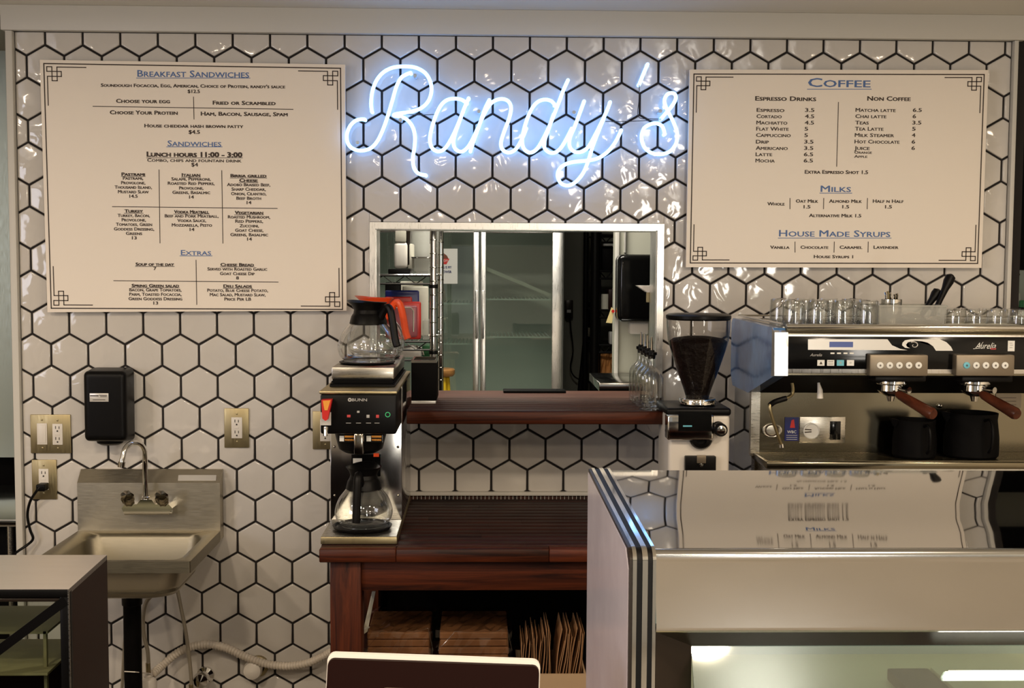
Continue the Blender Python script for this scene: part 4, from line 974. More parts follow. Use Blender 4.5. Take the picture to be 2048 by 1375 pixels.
g = G(); rings = [rrect(bowl_x0-.004, bowl_x1+.004, bowl_y0-.004, bowl_y1+.004, .05, zr-.034), rrect(bowl_x0+.004, bowl_x1-.004, bowl_y0+.004, bowl_y1-.004, .055, zr-.085), rrect(bowl_x0+.02, bowl_x1-.02, bowl_y0+.02, bowl_y1-.02, .06, zr-.118), rrect(bowl_x0+.06, bowl_x1-.06, bowl_y0+.06, bowl_y1-.06, .05, zr-.132)]
vs = [v for r_ in rings for v in r_]; fs = [(i*N+k, i*N+(k+1) % N, (i+1)*N+(k+1) % N, (i+1)*N+k) for i in range(3) for k in range(N)]+[tuple(range(3*N, 4*N))]
g.add(vs, fs); obj('bowl_underside', g, 'sink', sk, ang=50)
bc = ((sl+sr)/2, (bowl_y0+bowl_y1)/2)
obj('drain_strainer', G().lathe([(0, 0), (.03, 0), (.034, .002), (.036, 0)], (bc[0], bc[1], zr-.1245), 24), 'chrome', sk)
pl = obj('rating_plate', G().hexa([P(357, 950, -.03), P(433, 950, -.03), P(432, 961, -.045), P(356, 961, -.045)], [v+Vector((0, -.0012, .0012)) for v in (P(357, 950, -.03), P(433, 950, -.03), P(432, 961, -.045), P(356, 961, -.045))]), 'label', sk, False)
# faucet
t = thing('faucet', 'chrome gooseneck faucet with two knobs on the sink back splash', 'faucet', P(295, 1010, SY))
q = P(295, 1010, SY); fz = P(295, 1018, -.08).z
obj('body', G().prism([(P(x, y, -.085).x, P(x, y, -.085).z) for x, y in ((246, 1014), (252, 1027), (340, 1027), (347, 1014), (340, 1006), (312, 1006), (306, 997), (284, 997), (276, 1006), (252, 1006))], -.10, SY+.001), 'chrome', t)
obj('escutcheon', G().tube([P(249, 1021, -.09), P(344, 1021, -.09)], .0095, 12), 'chrome', t)
w = [P(292, 1000, -.085), P(291, 985, -.085), P(290, 950, -.087), P(290, 915, -.095), P(288, 897, -.11), P(278, 886, -.13), P(263, 886, -.155), P(251, 896, -.175), P(246, 912, -.185), P(243, 927, -.19)]
obj('spout', G().tube(catmull(w, 5), .0082, 14), 'chrome', t)
obj('spout_nut', G().lathe([(.012, 0), (.013, .004), (.013, .012), (.010, .016)], P(292, 1001, -.085), 6+6), 'chrome', t)
q = P(243, 927, -.19); obj('aerator', G().tube([q+Vector((.001, 0, .006)), q+Vector((-.001, -.001, -.010))], .0105, 14), 'dchrome', t)
for x, y in ((258, 996), (326, 996)):
    c = P(x, y, -.10)
    g = G(); vs = []; n = 16
    for h, r in ((0, .013), (.004, .0185), (.022, .0205), (.030, .016), (.032, 0)):
        for k in range(n): a_ = 2*math.pi*k/n; rr = r*(1+(.09 if k % 2 else -.07)); vs.append((c.x+rr*math.cos(a_), c.y-h*.8, c.z-.012+h*.9+rr*math.sin(a_)*.9))
    fs = [(i*n+k, i*n+(k+1) % n, (i+1)*n+(k+1) % n, (i+1)*n+k) for i in range(4) for k in range(n)]
    g.add(vs, fs); o = obj('knob', g, 'dchrome', t)
# drain pipe & hoses
dx = P(265, 1260, -.2).x
t = thing('drain_pipe', 'black drain pipe under the steel sink', 'pipe', (dx, -.2, 0))
obj('pipe', G().tube([(dx, -.2, zr-.135), (dx, -.2, .02)], S(17.5, -.2), 24), 'black_matte', t)
obj('coupling_nut', G().lathe([(S(16, -.2), 0), (S(20, -.2), .002), (S(20.5, -.2), .045), (S(18, -.2), .055)], (dx, -.2, zr-.195), 24), 'black', t)
obj('tailpiece', G().lathe([(.02, 0), (.02, .012)], (dx, -.2, zr-.144), 20), 'brass_plate', t)
t = thing('supply_hose', 'braided supply hose just right of the drain pipe, curving under the sink', 'hose', P(295, 1340, -.1))
w = [P(306, 1188, -.12), P(292, 1205, -.12), P(286, 1235, -.12), P(288, 1270, -.12), P(295, 1300, -.12), P(297, 1330, -.12)]
obj('hose', G().tube(catmull(w, 6), .0062, 10), 'braid', t); obj('crimp_fitting', G().tube([P(296, 1325, -.12), P(297, 1345, -.12)], .0075, 12), 'brass_plate', t)
t = thing('supply_hose', 'longer braided supply hose hanging right of the first under the sink', 'hose', P(380, 1375, -.1))
w = [P(355, 1180, -.09), P(362, 1215, -.09), P(371, 1260, -.09), P(378, 1310, -.09), P(382, 1350, -.09), P(383, 1385, -.09)]
obj('hose', G().tube(catmull(w, 6), .0058, 10), 'braid', t); obj('crimp_fitting', G().tube([P(382, 1368, -.09), P(383, 1392, -.09)], .0072, 12), 'brass_plate', t)
t = thing('supply_hose', 'thin braided hose seen left of the black drain pipe', 'hose', P(247, 1375, -.06))
obj('hose', G().tube(catmull([P(258, 1195, -.06), P(252, 1250, -.06), P(247, 1320, -.06), P(243, 1400, -.06)], 5), .0052, 8), 'braid', t)
# white trap bottle
q = P(297, 1370, -.12)
t = thing('shutoff_fitting', 'white plastic fitting at the bottom of the first supply hose', 'pipe fitting', (q.x, -.12, q.z-.03))
zq = P(297, 1347, -.12).z
obj('body', G().lathe([(0, 0), (.012, 0), (.014, -.006), (.012, -.010), (.022, -.016), (.0255, -.024), (.0255, -.09), (0, -.09)], (q.x, -.12, zq), 24), 'white_plastic', t)
obj('zip_tie', G().tube([P(249, 1342, -.232), P(270, 1343, -.238), P(300, 1346, -.14), P(304, 1350, -.12)], .0018, 6), 'white_plastic', t)
q = P(401, 1362, -.07)
t = thing('stop_valve', 'chrome round stop valve at the wall below the corrugated hose', 'valve', (q.x, 0, q.z))
obj('escutcheon', G().lathe([(.03, 0), (.028, -.006), (.014, -.012), (.009, -.03)], (q.x, 0, q.z-.004), 24, 'y'), 'chrome', t)
obj('valve_body', G().lathe([(.010, -.03), (.0235, -.040), (.0265, -.055), (.022, -.070), (0, -.078)], (q.x, 0, q.z), 24, 'y'), 'chrome', t)
q = P(502, 1345, -.07)
t = thing('wall_valve', 'round white knob on a brass wall fitting under the corrugated hose', 'valve', (q.x, 0, q.z))
obj('brass_ring', G().lathe([(.018, 0), (.033, -.001), (.033, -.018), (.022, -.022)], (q.x+.012, 0, q.z+.002), 24, 'y'), 'brass_plate', t)
obj('knob', G().lathe([(.018, -.018), (.029, -.024), (.031, -.040), (.027, -.056), (.014, -.063), (0, -.064)], (q.x, 0, q.z), 28, 'y'), 'white_plastic', t)
obj('lever', G().box(q.x-.018, q.x-.006, -.026, -.018, q.z+.024, q.z+.042, .001), 'dchrome', t)
w = catmull([P(306, 1347, -.10), P(325, 1330, -.06), P(355, 1305, -.05), P(385, 1292, -.05), P(420, 1288, -.05), P(455, 1296, -.05), P(490, 1312, -.05), P(530, 1326, -.05), P(575, 1331, -.05), P(615, 1325, -.05), P(645, 1312, -.05), P(668, 1300, -.06), P(700, 1290, -.10)], 24)
# resample with ribs
g = G(); L = [0]
for i in range(1, len(w)): L.append(L[-1]+(w[i]-w[i-1]).length)
pts = []; rs = []; step = .00235; d = 0; i = 0; kk = 0
while d < L[-1]:
    while L[i+1] < d: i += 1
    f_ = (d-L[i])/max(L[i+1]-L[i], 1e-9); pts.append(w[i].lerp(w[i+1], f_)); rs.append((.0128, .0140, .0128, .0112)[kk % 4]); kk += 1; d += step
g.tube(pts, rs, 10)
t = tag(obj('corrugated_hose', g, 'hose', ang=80), 'white ribbed corrugated hose running along the tiles to the wooden leg', 'hose')

# =================================================================== UNDER THE COUNTER
for j, (x0, x1, xb0, xb1) in enumerate(((727, 866, 745, 862), (872, 1024, 885, 1005))):
    yf, yb = -.58, -.36; zt = P(800, 1264, yf).z; zb_ = P(800, 1222, yb).z
    a = P(x0, 1300, yf); b = P(x1, 1300, yf); c = P(xb0, 1230, yb); d_ = P(xb1, 1230, yb)
    t = thing('paper_bag_bundle', ['left plastic-wrapped bundle of brown paper bags on the lower shelf', 'right plastic-wrapped bundle of brown paper bags on the lower shelf'][j], 'paper bags', ((a.x+b.x)/2, -.5, LS))
    h = zt-LS; n = 9
    for k in range(n):
        z = LS+.001+k*(h-.004)/n; e = random.uniform(0, .005)
        obj('paper_bag_stack', G().box(a.x+.006+e, b.x-.008-e, yf+.008+e, yb, z, z+(h-.004)/n-.001, .003, 1), 'paper', t)
    # crumpled film
    bmx = bmesh.new(); bmesh.ops.create_grid(bmx, x_segments=14, y_segments=14, size=.5)
    for v in bmx.verts:
        u, w_ = v.co.x+.5, v.co.y+.5
        # w_ 0..0.5: front face upward, .5..1 top going back
        if w_ < .5: y = yf+.002; z = LS+.01+(h)*w_*2
        else: y = yf+(yb-yf)*(w_-.5)*2; z = zt+.004
        v.co = Vector((a.x+(b.x-a.x)*u+random.uniform(-.003, .003), y+random.uniform(-.007, .002), z+random.uniform(-.002, .007)))
    g = G().bm(bmx); bmx.free(); obj('plastic_wrap', g, 'film', t, smooth=False)
    obj('wrap_seam', G().tube([P(x0+4, 1300, yf-.006), P((x0*3+x1)/4, 1262, yf-.006), P((x0+x1)/2+20, 1268, yf-.006), P(x1-10, 1255, yf-.006), P(x1, 1300, yf-.006)], .0008, 5), 'film', t)
t = tag(obj('white_liner_sheet', G().hexa([P(744, 1182, -.45), P(751, 1182, -.45), P(735, 1262, -.55), P(724, 1270, -.55)], [v+Vector((0, .004, 0)) for v in (P(744, 1182, -.45), P(751, 1182, -.45), P(735, 1262, -.55), P(724, 1270, -.55))]), 'cream', smooth=False), 'narrow off-white sheet leaning inside the counter by the left leg', 'sheet')
bxz = P(1120, 1346, -.6).z
t = thing('cardboard_box', 'open cardboard box holding loose paper bags under the counter', 'box', (P(1110, 1300, -.5).x, -.5, LS))
q0, q1 = P(1035, 1350, -.6).x, P(1172, 1350, -.6).x
obj('front_wall', G().box(q0, q1, -.605, -.60, LS+.001, bxz), 'card', t); obj('back_wall', G().box(q0, q1, -.40, -.395, LS+.001, bxz), 'card', t)
obj('side_wall', G().box(q0, q0+.005, -.60, -.40, LS+.001, bxz), 'card', t); obj('side_wall', G().box(q1-.005, q1, -.60, -.40, LS+.001, bxz), 'card', t)
obj('bottom', G().box(q0, q1, -.6, -.4, LS, LS+.004), 'card', t)
nb = 26
for k in range(nb):
    px = 1042+k*(112/nb)+random.uniform(-.4, .4)+(4 if k > 13 else 0)
    lean = (.004 if k < 14 else .022)+random.uniform(-.0015, .0015)
    zt = P(px, random.choice((1255, 1265, 1270, 1280, 1275)), -.57).z - (.01 if k < 5 else 0); x = P(px, 1300, -.57).x
    g = G(); y0 = -.585+random.uniform(0, .02); y1 = -.42; th = .0016
    prev = None; vs = []; seg = 5
    for i in range(seg+1):
        f_ = i/seg; z = LS+.006+(zt-LS-.006)*f_; xx = x+lean*f_+.003*math.sin(f_*5+k)
        vs += [(xx, y0, z), (xx+th, y0, z), (xx+th, y1, z), (xx, y1, z)]
    fs = [(i*4+j, i*4+(j+1) % 4, (i+1)*4+(j+1) % 4, (i+1)*4+j) for i in range(seg) for j in range(4)]+[(0, 1, 2, 3), (seg*4, seg*4+1, seg*4+2, seg*4+3)]
    g.add(vs, fs)
    tag(obj('paper_bag', g, 'kraft_light', smooth=False), 'folded brown paper bag, number %d from the left in the cardboard box' % (k+1), 'paper bag', 'loose paper bags in the cardboard box')

# =================================================================== RIGHT DISPLAY CASE
DB, DF = -1.431, -1.936; DZ = 1.254
cxs = P(1176, 940, DB).x; DZ = P(1400, 940, DB).z
DXR = 1.25
DZF = P(1500, 1101, DF).z
SLP = (DZ-DZF)/(DB-DF)
dc = thing('refrigerated_display_case', 'large stainless display case in the right foreground', 'display case', (.8, -1.8, 0))
def prof(r=.02, o=0.0, ztop=DZ+.004, yf=DF-.004):
    pts = [(DB+o*.0, .05), (DB, ztop-o)]
    pts += [(yf+r+o-r*math.sin(math.radians(a)), ztop-r-o+r*math.cos(math.radians(a))) for a in (0, 22, 45, 68, 90)]
    return pts+[(yf+o, .05)]
x = cxs
obj('side_panel', G().prism([(DB, .05), (DB, DZ-.004), (DF+.03, DZF-.002), (DF+.004, DZF-.03), (DF+.004, .05)], x, x+.006, 'x'), 'case_side', dc)
def strip(x0, x1, mname, nm, lift=0):
    """edge strip: top edge, rounded corner, front edge"""
    o = []; i_ = []
    r = .022; zt_ = DZF+.004+lift; zk_ = DZ+.004+lift; yf_ = DF-.006-lift; th = .02
    path = [(DB, zk_)]+[(yf_+r-r*math.sin(math.radians(a)), zt_-r+r*math.cos(math.radians(a))) for a in (0, 18, 36, 54, 72, 90)]+[(yf_, .05)]
    inn = [(DB, zk_-th)]+[(yf_+r-(r-.018)*math.sin(math.radians(a)), zt_-r+(r-.018)*math.cos(math.radians(a))) for a in (0, 18, 36, 54, 72, 90)]+[(yf_+th, .05)]
    g = G(); n = len(path); vs = []
    for xx in (x0, x1): vs += [(xx, *p) for p in path]+[(xx, *p) for p in inn]
    fs = []
    for k in range(n-1):
        fs += [(k, k+1, 2*n+k+1, 2*n+k), (n+k, n+k+1, 3*n+k+1, 3*n+k), (k, k+1, n+k+1, n+k), (2*n+k, 2*n+k+1, 3*n+k+1, 3*n+k)]
    fs += [(0, n, 3*n, 2*n), (n-1, 2*n-1, 4*n-1, 3*n-1)]
    g.add(vs, fs); return obj(nm, g, mname, dc)
wds = [(.0052, 'dframe', 'gasket_strip', -.001), (.0064, 'chrome', 'chrome_strip', .001), (.0092, 'black', 'gasket_strip', -.001), (.0086, 'chrome', 'chrome_strip', .001), (.0080, 'black', 'gasket_strip', -.001), (.0055, 'chrome', 'chrome_strip', .001)]
x = cxs+.001
for w_, mm, nm, lf in wds: strip(x, x+w_, mm, nm, lf); x += w_
X1 = x
bz0 = P(1500, 1264, DF).z; bzt = P(1500, 1101, DF).z
ks = [(0, 5.0), (.2, 5.6), (.45, 6.4), (.65, 5.6), (.8, 3.9), (1, 2.5)]
def slope_at(f_):
    for (a_, p_), (b_, q_) in zip(ks, ks[1:]):
        if f_ <= b_: return p_+(q_-p_)*(f_-a_)/(b_-a_)
    return ks[-1][1]
NS = 40; dd = (DB-(DF+.012))/NS; hs = [0]
for k in range(NS): hs.append(hs[-1]-math.tan(math.radians(slope_at((k+.5)/NS)))*dd)
kk_ = (DZF-.001-DZ)/hs[-1]; g = G(); vs = []
for k in range(NS+1):
    for xx in (X1, DXR): vs.append((xx, DB-dd*k, DZ+hs[k]*kk_))
g.add(vs, [(2*k, 2*k+1, 2*k+3, 2*k+2) for k in range(NS)])
obj('top_panel', g, 'case_top', dc, ang=80)
# front fascia with rolled top edge
r = .010; path = [(DF+.03, DZF-.002), (DF+.012, DZF+.001)]+[(DF+r-.002-r*math.sin(math.radians(a)), DZF-r+.001+r*math.cos(math.radians(a))) for a in (0, 30, 60, 90)]+[(DF, DZF-.016), (DF+.003, DZF-.020), (DF-.0135, bz0+.012), (DF-.010, bz0+.003), (DF+.002, bz0)]
g = G(); n = len(path)
for k in range(n-1):
    pass
vs = [(X1, *p) for p in path]+[(DXR, *p) for p in path]; g.add(vs, [(k, k+1, n+k+1, n+k) for k in range(n-1)])
obj('front_fascia', g, 'case_steel', dc, ang=60)
q = P(1323, 1262, DF)
fzx = bz0
# dark frame
fx0 = X1; fxi = P(1365, 1330, DF+.02).x; fzb = P(1500, 1300, DF+.02).z
obj('frame_rail', G().hexa([(fx0, DF+.006, bz0), (DXR, DF+.006, bz0), (DXR, DF+.045, fzb), (fxi, DF+.045, fzb)], [(fx0, DF+.05, bz0), (DXR, DF+.05, bz0), (DXR, DF+.06, fzb), (fxi, DF+.06, fzb)]), 'dframe', dc, False)
obj('frame_stile', G().hexa([(fx0, DF+.006, bz0), (fxi, DF+.045, fzb), (fxi, DF+.045, .2), (fx0, DF+.006, .2)], [(fx0, DF+.05, bz0), (fxi, DF+.06, fzb), (fxi, DF+.06, .2), (fx0, DF+.05, .2)]), 'dframe', dc, False)
obj('front_glass', G().hexa([(fxi, DF+.050, fzb), (DXR, DF+.050, fzb), (DXR, DF-.16, .55), (fxi, DF-.16, .55)], [(fxi, DF+.054, fzb), (DXR, DF+.054, fzb), (DXR, DF-.156, .55), (fxi, DF-.156, .55)]), 'caseglass', dc, False)
obj('interior_back', G().box(X1+.01, DXR, DB-.05, DB-.02, .3, DZF-.07), 'pale', dc, False)
obj('interior_side', G().box(X1+.001, X1+.01, DF+.06, DB-.05, .3, DZF-.07), 'pale', dc, False)
obj('rear_panel', G().box(X1, DXR, DB-.012, DB, .05, DZ-.013), 'case_steel', dc, False)
q = P(1393, 1341, DF+.05)
sz = P(1500, 1352, -1.70).z
area('case_fill_light', (.8, -1.60, DZF-.075), (0, 0, 0), .9, .05, 1.0, (.92, 1, .98))  # unseen fill light added to brighten the case interior
obj('interior_shelf', G().box(X1+.012, DXR, -1.95, -1.50, sz-.03, sz-.025), 'tan', dc, False)
obj('shelf_edge', G().box(X1+.012, DXR, -1.955, -1.95, sz-.04, sz-.02), 'steel', dc, False)
q0, q1 = P(1868, 1350, -1.9).x, P(2120, 1350, -1.9).x
obj('interior_light_bar', G().box(q0, q1, -1.93, -1.91, P(1950, 1352, -1.92).z, P(1950, 1344, -1.92).z), mat('light_bar', (.9, .9, .8), .4, emit=(1, .95, .8), es=6), dc, False)
obj('lower_body', G().box(X1, DXR, DF+.0, DB-.012, .05, .45), 'case_steel', dc, False)
t = thing('cake_box', 'dark tray with yellow food inside the right display case', 'food tray', (P(1930, 1370, -1.85).x, -1.8, sz-.024))
a = P(1868, 1360, -1.88); b = P(1960, 1360, -1.88)
obj('tray', G().box(a.x, b.x, -1.88, -1.65, sz-.0245, sz-.002, .003), 'black', t)
obj('filling', G().box(b.x+.002, b.x+.075, -1.88, -1.65, sz-.0245, sz+.002, .006), 'tan', t)

for c in dc.children:                      # the side splays out a little towards the front
    for v in c.data.vertices: v.co.x += (DB+1.8-v.co.y)*.0415
# =================================================================== LEFT DISPLAY CASE
LF = -1.21+0.0; LF = -3.831+2.62
LFY = -3.831+2.68; 
zc = P(100, 1177, LFY).z; back = PZ(214, 1109, zc); LBY = back.y
lx = P(138, 1178, LFY).x; lx2 = back.x
lc_ = thing('counter_display_case', 'low brown and steel glass case in the left foreground', 'display case', (lx-.3, LFY, zc-.5))
LX0 = lx-.75
obj('top_panel', G().hexa([(LX0, LFY, zc), (lx, LFY, zc), (lx2, LBY, zc), (LX0, LBY, zc)], [(LX0, LFY, zc-.012), (lx, LFY, zc-.012), (lx2, LBY, zc-.012), (LX0, LBY, zc-.012)]), 'left_top', lc_, False)
obj('side_panel', G().hexa([(lx, LFY, zc-.001), (lx2, LBY, zc-.001), (lx2, LBY, .4), (lx, LFY, .4)], [(lx-.012, LFY, zc-.001), (lx2-.012, LBY, zc-.001), (lx2-.012, LBY, .4), (lx-.012, LFY, .4)]), 'brown_panel', lc_, False)
a = P(120, 1200, LFY).x
obj('corner_post', G().box(a, lx, LFY-.004, LFY+.02, .4, zc-.006, .003), 'black', lc_)
obj('corner_edge', G().box(lx-.0015, lx+.001, LFY-.0055, LFY, .4, zc), 'steel', lc_, False)
obj('top_bar', G().box(LX0, lx-.001, LFY-.005, LFY+.02, P(100, 1193, LFY).z, zc-.001, .002), 'black', lc_)
obj('lower_top_bar', G().box(LX0, a, LFY, LFY+.02, P(100, 1203, LFY).z, P(100, 1196, LFY).z, .002), 'dframe', lc_)
p0, p1 = P(131, 1200, LFY-.005), P(-120, 1388, LFY-.005); d = (p1-p0).normalized(); nrm = Vector((-d.z, 0, d.x))*.0105
obj('diagonal_bar', G().hexa([p0+nrm, p0-nrm, p1-nrm, p1+nrm], [v+Vector((0, .018, 0)) for v in (p0+nrm, p0-nrm, p1-nrm, p1+nrm)]), 'black', lc_, False)
obj('end_glass', G().box(LX0, a, LFY+.008, LFY+.011, .4, P(100, 1203, LFY).z), 'doorglass', lc_, False)
sz = P(60, 1352, LBY).z
obj('interior_post', boxpx(86, 1262, 95, 1400, LFY+.10, LFY+.11), 'tan', lc_, False)
for py_, yy in ((1262, .10), (1345, .06)):
    zz = P(60, py_, LFY+yy).z
    obj('interior_shelf', G().box(LX0, P(95, py_, LFY+yy).x, LFY+yy, LBY-.005, zz-.006, zz), 'tan', lc_, False)
g = G()
for k in range(9):
    q = P(-20+k*14, 1360, LFY+.055); g.box(q.x, q.x+.003, LFY+.05, LFY+.054, q.z-.08, q.z+.002)
obj('shelf_grille', g, 'yellow', lc_, False) if False else None
obj('back_board', G().box(LX0, lx2-.013, LBY-.004, LBY, .4, P(60, 1300, LBY).z), 'brown_panel', lc_, False)

# =================================================================== FOREGROUND DISPLAY (BACK OF TILL SCREEN)
TYD = -1.97
t = thing('till_screen', 'black back of a till screen with white rim at the bottom edge', 'screen', P(870, 1480, TYD))
a0, a1 = P(655, 1306, TYD), P(1081, 1320, TYD)
ux = (a1-a0).normalized(); W = (a1-a0).length; uz = Vector((-ux.z, 0, ux.x)).normalized(); tilt = Vector((0, .0, 0))
def slab(x0, x1, z0, z1, r, y0, y1, n=5):
    pts = []
    for cx_, cz_, s0 in ((x1-r, z1-r, 0), (x0+r, z1-r, 90), (x0+r, z0+r, 180), (x1-r, z0+r, 270)):
        for k in range(n+1):
            a_ = math.radians(s0+90*k/n); pts.append(a0+ux*(cx_+r*math.cos(a_))+uz*(cz_+r*math.sin(a_)))
    n_ = len(pts); g = G()
    def pt(p, y): return (p.x, TYD+y+(a0.z-p.z)*(-.18), p.z)
    g.add([pt(p, y0) for p in pts]+[pt(p, y1) for p in pts], [tuple(range(n_)), tuple(range(2*n_-1, n_-1, -1))]+[(i, (i+1) % n_, n_+(i+1) % n_, n_+i) for i in range(n_)])
    return g
obj('rim', slab(0, W, -.23, 0, .012, .002, .012), 'white_plastic', t)
sh_ = obj('back_shell', slab(.002, W-.002, -.232, -.0065, .010, -.006, .004), 'shell', t)
obj('raised_cover', slab(W*.25, W*.78, -.23, -.047, .012, -.010, -.005), 'black', sh_)
obj('cover_outline', slab(W*.248, W*.782, -.232, -.0462, .013, -.0068, -.0055), 'keypad', sh_)
obj('stand_neck', G().box((a0+ux*W*.4).x, (a0+ux*W*.6).x, TYD+.03, TYD+.09, .88, a0.z-.1, .01), 'black', t)
obj('stand_foot', G().box((a0+ux*W*.25).x, (a0+ux*W*.75).x, TYD-.05, TYD+.13, .87, .882, .004), 'black', t)
tag(obj('service_counter', G().box(-2.9, cxs-.02, -2.3, -1.75, .82, .87, .004).box(-2.88, cxs-.03, -2.25, -1.78, 0, .82), 'brown_panel'), 'dark service counter carrying the till screen, below the frame edge', 'counter')  # out of view, lengthened to the left to block low light

# =================================================================== KITCHEN BEYOND THE OPENING
KY = 1.6
fr_ = thing('glass_door_fridge', 'tall glass-door refrigerator behind the kitchen opening', 'refrigerator', (P(950, 700, KY).x, KY+.3, 0))
fl, frx = P(700, 600, KY).x, P(1128, 600, KY).x; fzt = P(1000, 448, KY).z
obj('cabinet_back', G().box(fl, frx, KY+.55, KY+.58, .1, fzt), 'fridge_in', fr_, False)
obj('cabinet_side', G().box(frx-.02, frx, KY+.04, KY+.55, .1, fzt), 'fridge_in', fr_, False)
obj('cabinet_side', G().box(fl, fl+.02, KY+.04, KY+.55, .1, fzt), 'fridge_in', fr_, False)
obj('cabinet_top', G().box(fl, frx, KY+.03, KY+.58, fzt, fzt+.15), 'alu', fr_, False)
obj('cabinet_base', G().box(fl, frx, KY+.03, KY+.58, 0, .12), 'steel', fr_, False)
area('fridge_fill_light', ((fl+frx)/2, KY+.3, .16), (math.radians(180), 0, 0), .8, .2, 5, (.93, 1, .92))  # upward fill added at the base to lighten the lower fridge
doors = [(745, 958, 946), (961, 1126, 1104)]
for j, (x0, x1, xg) in enumerate(doors):
    a = P(x0, 600, KY); b = P(x1, 600, KY); st_ = S(11, KY) if j == 0 else S(11, KY)
    rs_ = S(12, KY) if j == 0 else S(22, KY)
    zt_, zb_ = P(1000, 455, KY).z, .16
    g = G().box(a.x, a.x+st_, KY, KY+.04, zb_, zt_, .004).box(b.x-rs_, b.x, KY, KY+.04, zb_, zt_, .004).box(a.x, b.x, KY, KY+.04, zt_-S(11, KY), zt_, .004).box(a.x, b.x, KY, KY+.04, zb_, zb_+.03, .004)
    dr = obj('door', g, 'alu', fr_)
    obj('pane', G().box(a.x+st_, b.x-rs_, KY+.015, KY+.02, zb_+.03, zt_-S(11, KY)), 'doorglass', dr, False)
    hx = P(953.5 if j == 0 else 966, 600, KY-.02).x
    obj('handle', G().box(hx-.006, hx+.006, KY-.03, KY-.012, P(960, 676, KY).z, P(960, 580, KY).z, .002), 'alu', dr)
    for py_ in ((606, 686) if j == 0 else (597, 672)):
        g = G(); zz = P(1000, py_, KY+.1).z; x = a.x+.02
        g.box(a.x+st_, b.x-rs_, KY+.08, KY+.088, zz-.006, zz)
        xx = a.x+st_
        while xx < b.x-rs_: g.box(xx, xx+.004, KY+.088, KY+.45, zz-.002, zz+.002); xx += .018
        obj('wire_shelf', g, 'pale', fr_, False)
g = G(); g.hexa([P(973, 533, KY+.1), P(1104, 588, KY+.1), P(1104, 595, KY+.1), P(973, 541, KY+.1)], [v+Vector((0, .3, 0)) for v in (P(973, 533, KY+.1), P(1104, 588, KY+.1), P(1104, 595, KY+.1), P(973, 541, KY+.1))]); obj('tilted_wire_shelf', g, 'fridge_in', fr_, False)
pv = [P(x, y, KY+.005) for x, y in ((872, 497), (915, 497), (915, 567), (872, 567))]
po = thing('door_poster', 'white paper poster with a red cup drawing taped on the fridge door', 'poster', P(893, 567, KY))
obj('sheet', G().hexa(pv, [v+Vector((0, .0015, 0)) for v in pv]), 'whitepaper', po, False)
YP = KY+.003
g = G(); g.add([P(*p, YP) for p in ((874, 517), (899, 517), (893, 528), (874, 528))], [(0, 1, 2, 3)]); obj('red_cup_print', g, 'red', po, False)
g = G(); g.add([P(*p, YP) for p in ((874, 517), (897, 517), (894, 511), (886, 505), (876, 507), (874, 512))], [tuple(range(6))]); obj('brown_print', g, mat('brown_print', (.16, .04, .015), .6), po, False)
g = G(); text_geo('KING IS MY', g, 890, 534, 26, 5, YP, False, .02); text_geo('ERPOWER', g, 890, 543, 26, 5, YP, False, .02); obj('poster_lettering', g, 'bluep', po, False)
g = G(); text_geo('ST JOY', g, 886, 521, 20, 4.5, YP-.001, False, .01); obj('cup_lettering', g, 'whitepaper', po, False)
# ---- chrome rack
RY = .55
rk = thing('wire_shelf_rack', 'chrome wire shelving rack at the left of the kitchen opening', 'shelving', (P(820, 600, RY).x, RY+.2, 0))
rl, rr = P(700, 600, RY).x, P(866.5, 600, RY).x
for x, y, rad in ((rr, RY, .0125), (rr+.012, RY+.42, .0125), (rl, RY, .0125), (rl, RY+.42, .0125)):
    obj('post', G().cyl((x, y, 0), (x, y, 2.1), rad, n=14), 'chrome', rk)
    g = G(); z = .1
    while z < 2.05: g.lathe([(rad, 0), (rad+.0012, .002), (rad, .004)], (x, y, z), 12); z += .05
    obj('post_grooves', g, 'dchrome', rk)['kind'] = 'stuff'
levels = []
for py_ in (551, 683):
    zz = P(820, py_, RY).z; levels.append(zz)
    g = G(); g.tube([(rl, RY, zz), (rr, RY, zz)], .004, 6); g.tube([(rl, RY, zz-.03), (rr, RY, zz-.03)], .004, 6)
    x = rl; up = 0
    while x < rr-.03: g.tube([(x, RY, zz-.03 if not up else zz), (x+.04, RY, zz if not up else zz-.03)], .002, 5); x += .04; up = 1-up
    g.tube([(rr, RY, zz), (rr+.012, RY+.42, zz)], .004, 6); g.tube([(rl, RY+.42, zz), (rr+.012, RY+.42, zz)], .004, 6)
    x = rl+.02
    while x < rr: g.tube([(x, RY, zz), (x, RY+.42, zz)], .0016, 4); x += .025
    obj('wire_shelf', g, 'chrome', rk)
    obj('shelf_collar', G().cyl((rr, RY, zz-.045), (rr, RY, zz-.032), .016, n=14), 'black', rk)
z1_, z2_ = levels; z3_ = z2_-.0
def kbox(nm, label, cat, x0, y0, x1, y1, Y, dep, mm, base=None, bev=.006, parts=None, grp=None):
    a = P(x0, y0, Y); b = P(x1, y1, Y); zb_ = base if base is not None else b.z
    t = thing(nm, label, cat, ((a.x+b.x)/2, Y+dep/2, zb_), grp)
    return t, a, b, zb_
tz = P(800, 537, RY+.05).z
t, a, b, zb_ = kbox('white_bin', 'tall white plastic bin on the upper rack shelf', 'container', 788, 484, 815, 537, RY+.05, .12, 'white_plastic', tz)
obj('bin_body', G().box(a.x, b.x, RY+.05, RY+.17, tz, a.z, .012, 3), 'white_plastic', t); obj('bin_side', G().box(b.x, b.x+.018, RY+.06, RY+.18, tz, a.z-.005, .004), 'cream', t)
a = P(776, 537, RY+.02); b = P(820, 550, RY+.02)
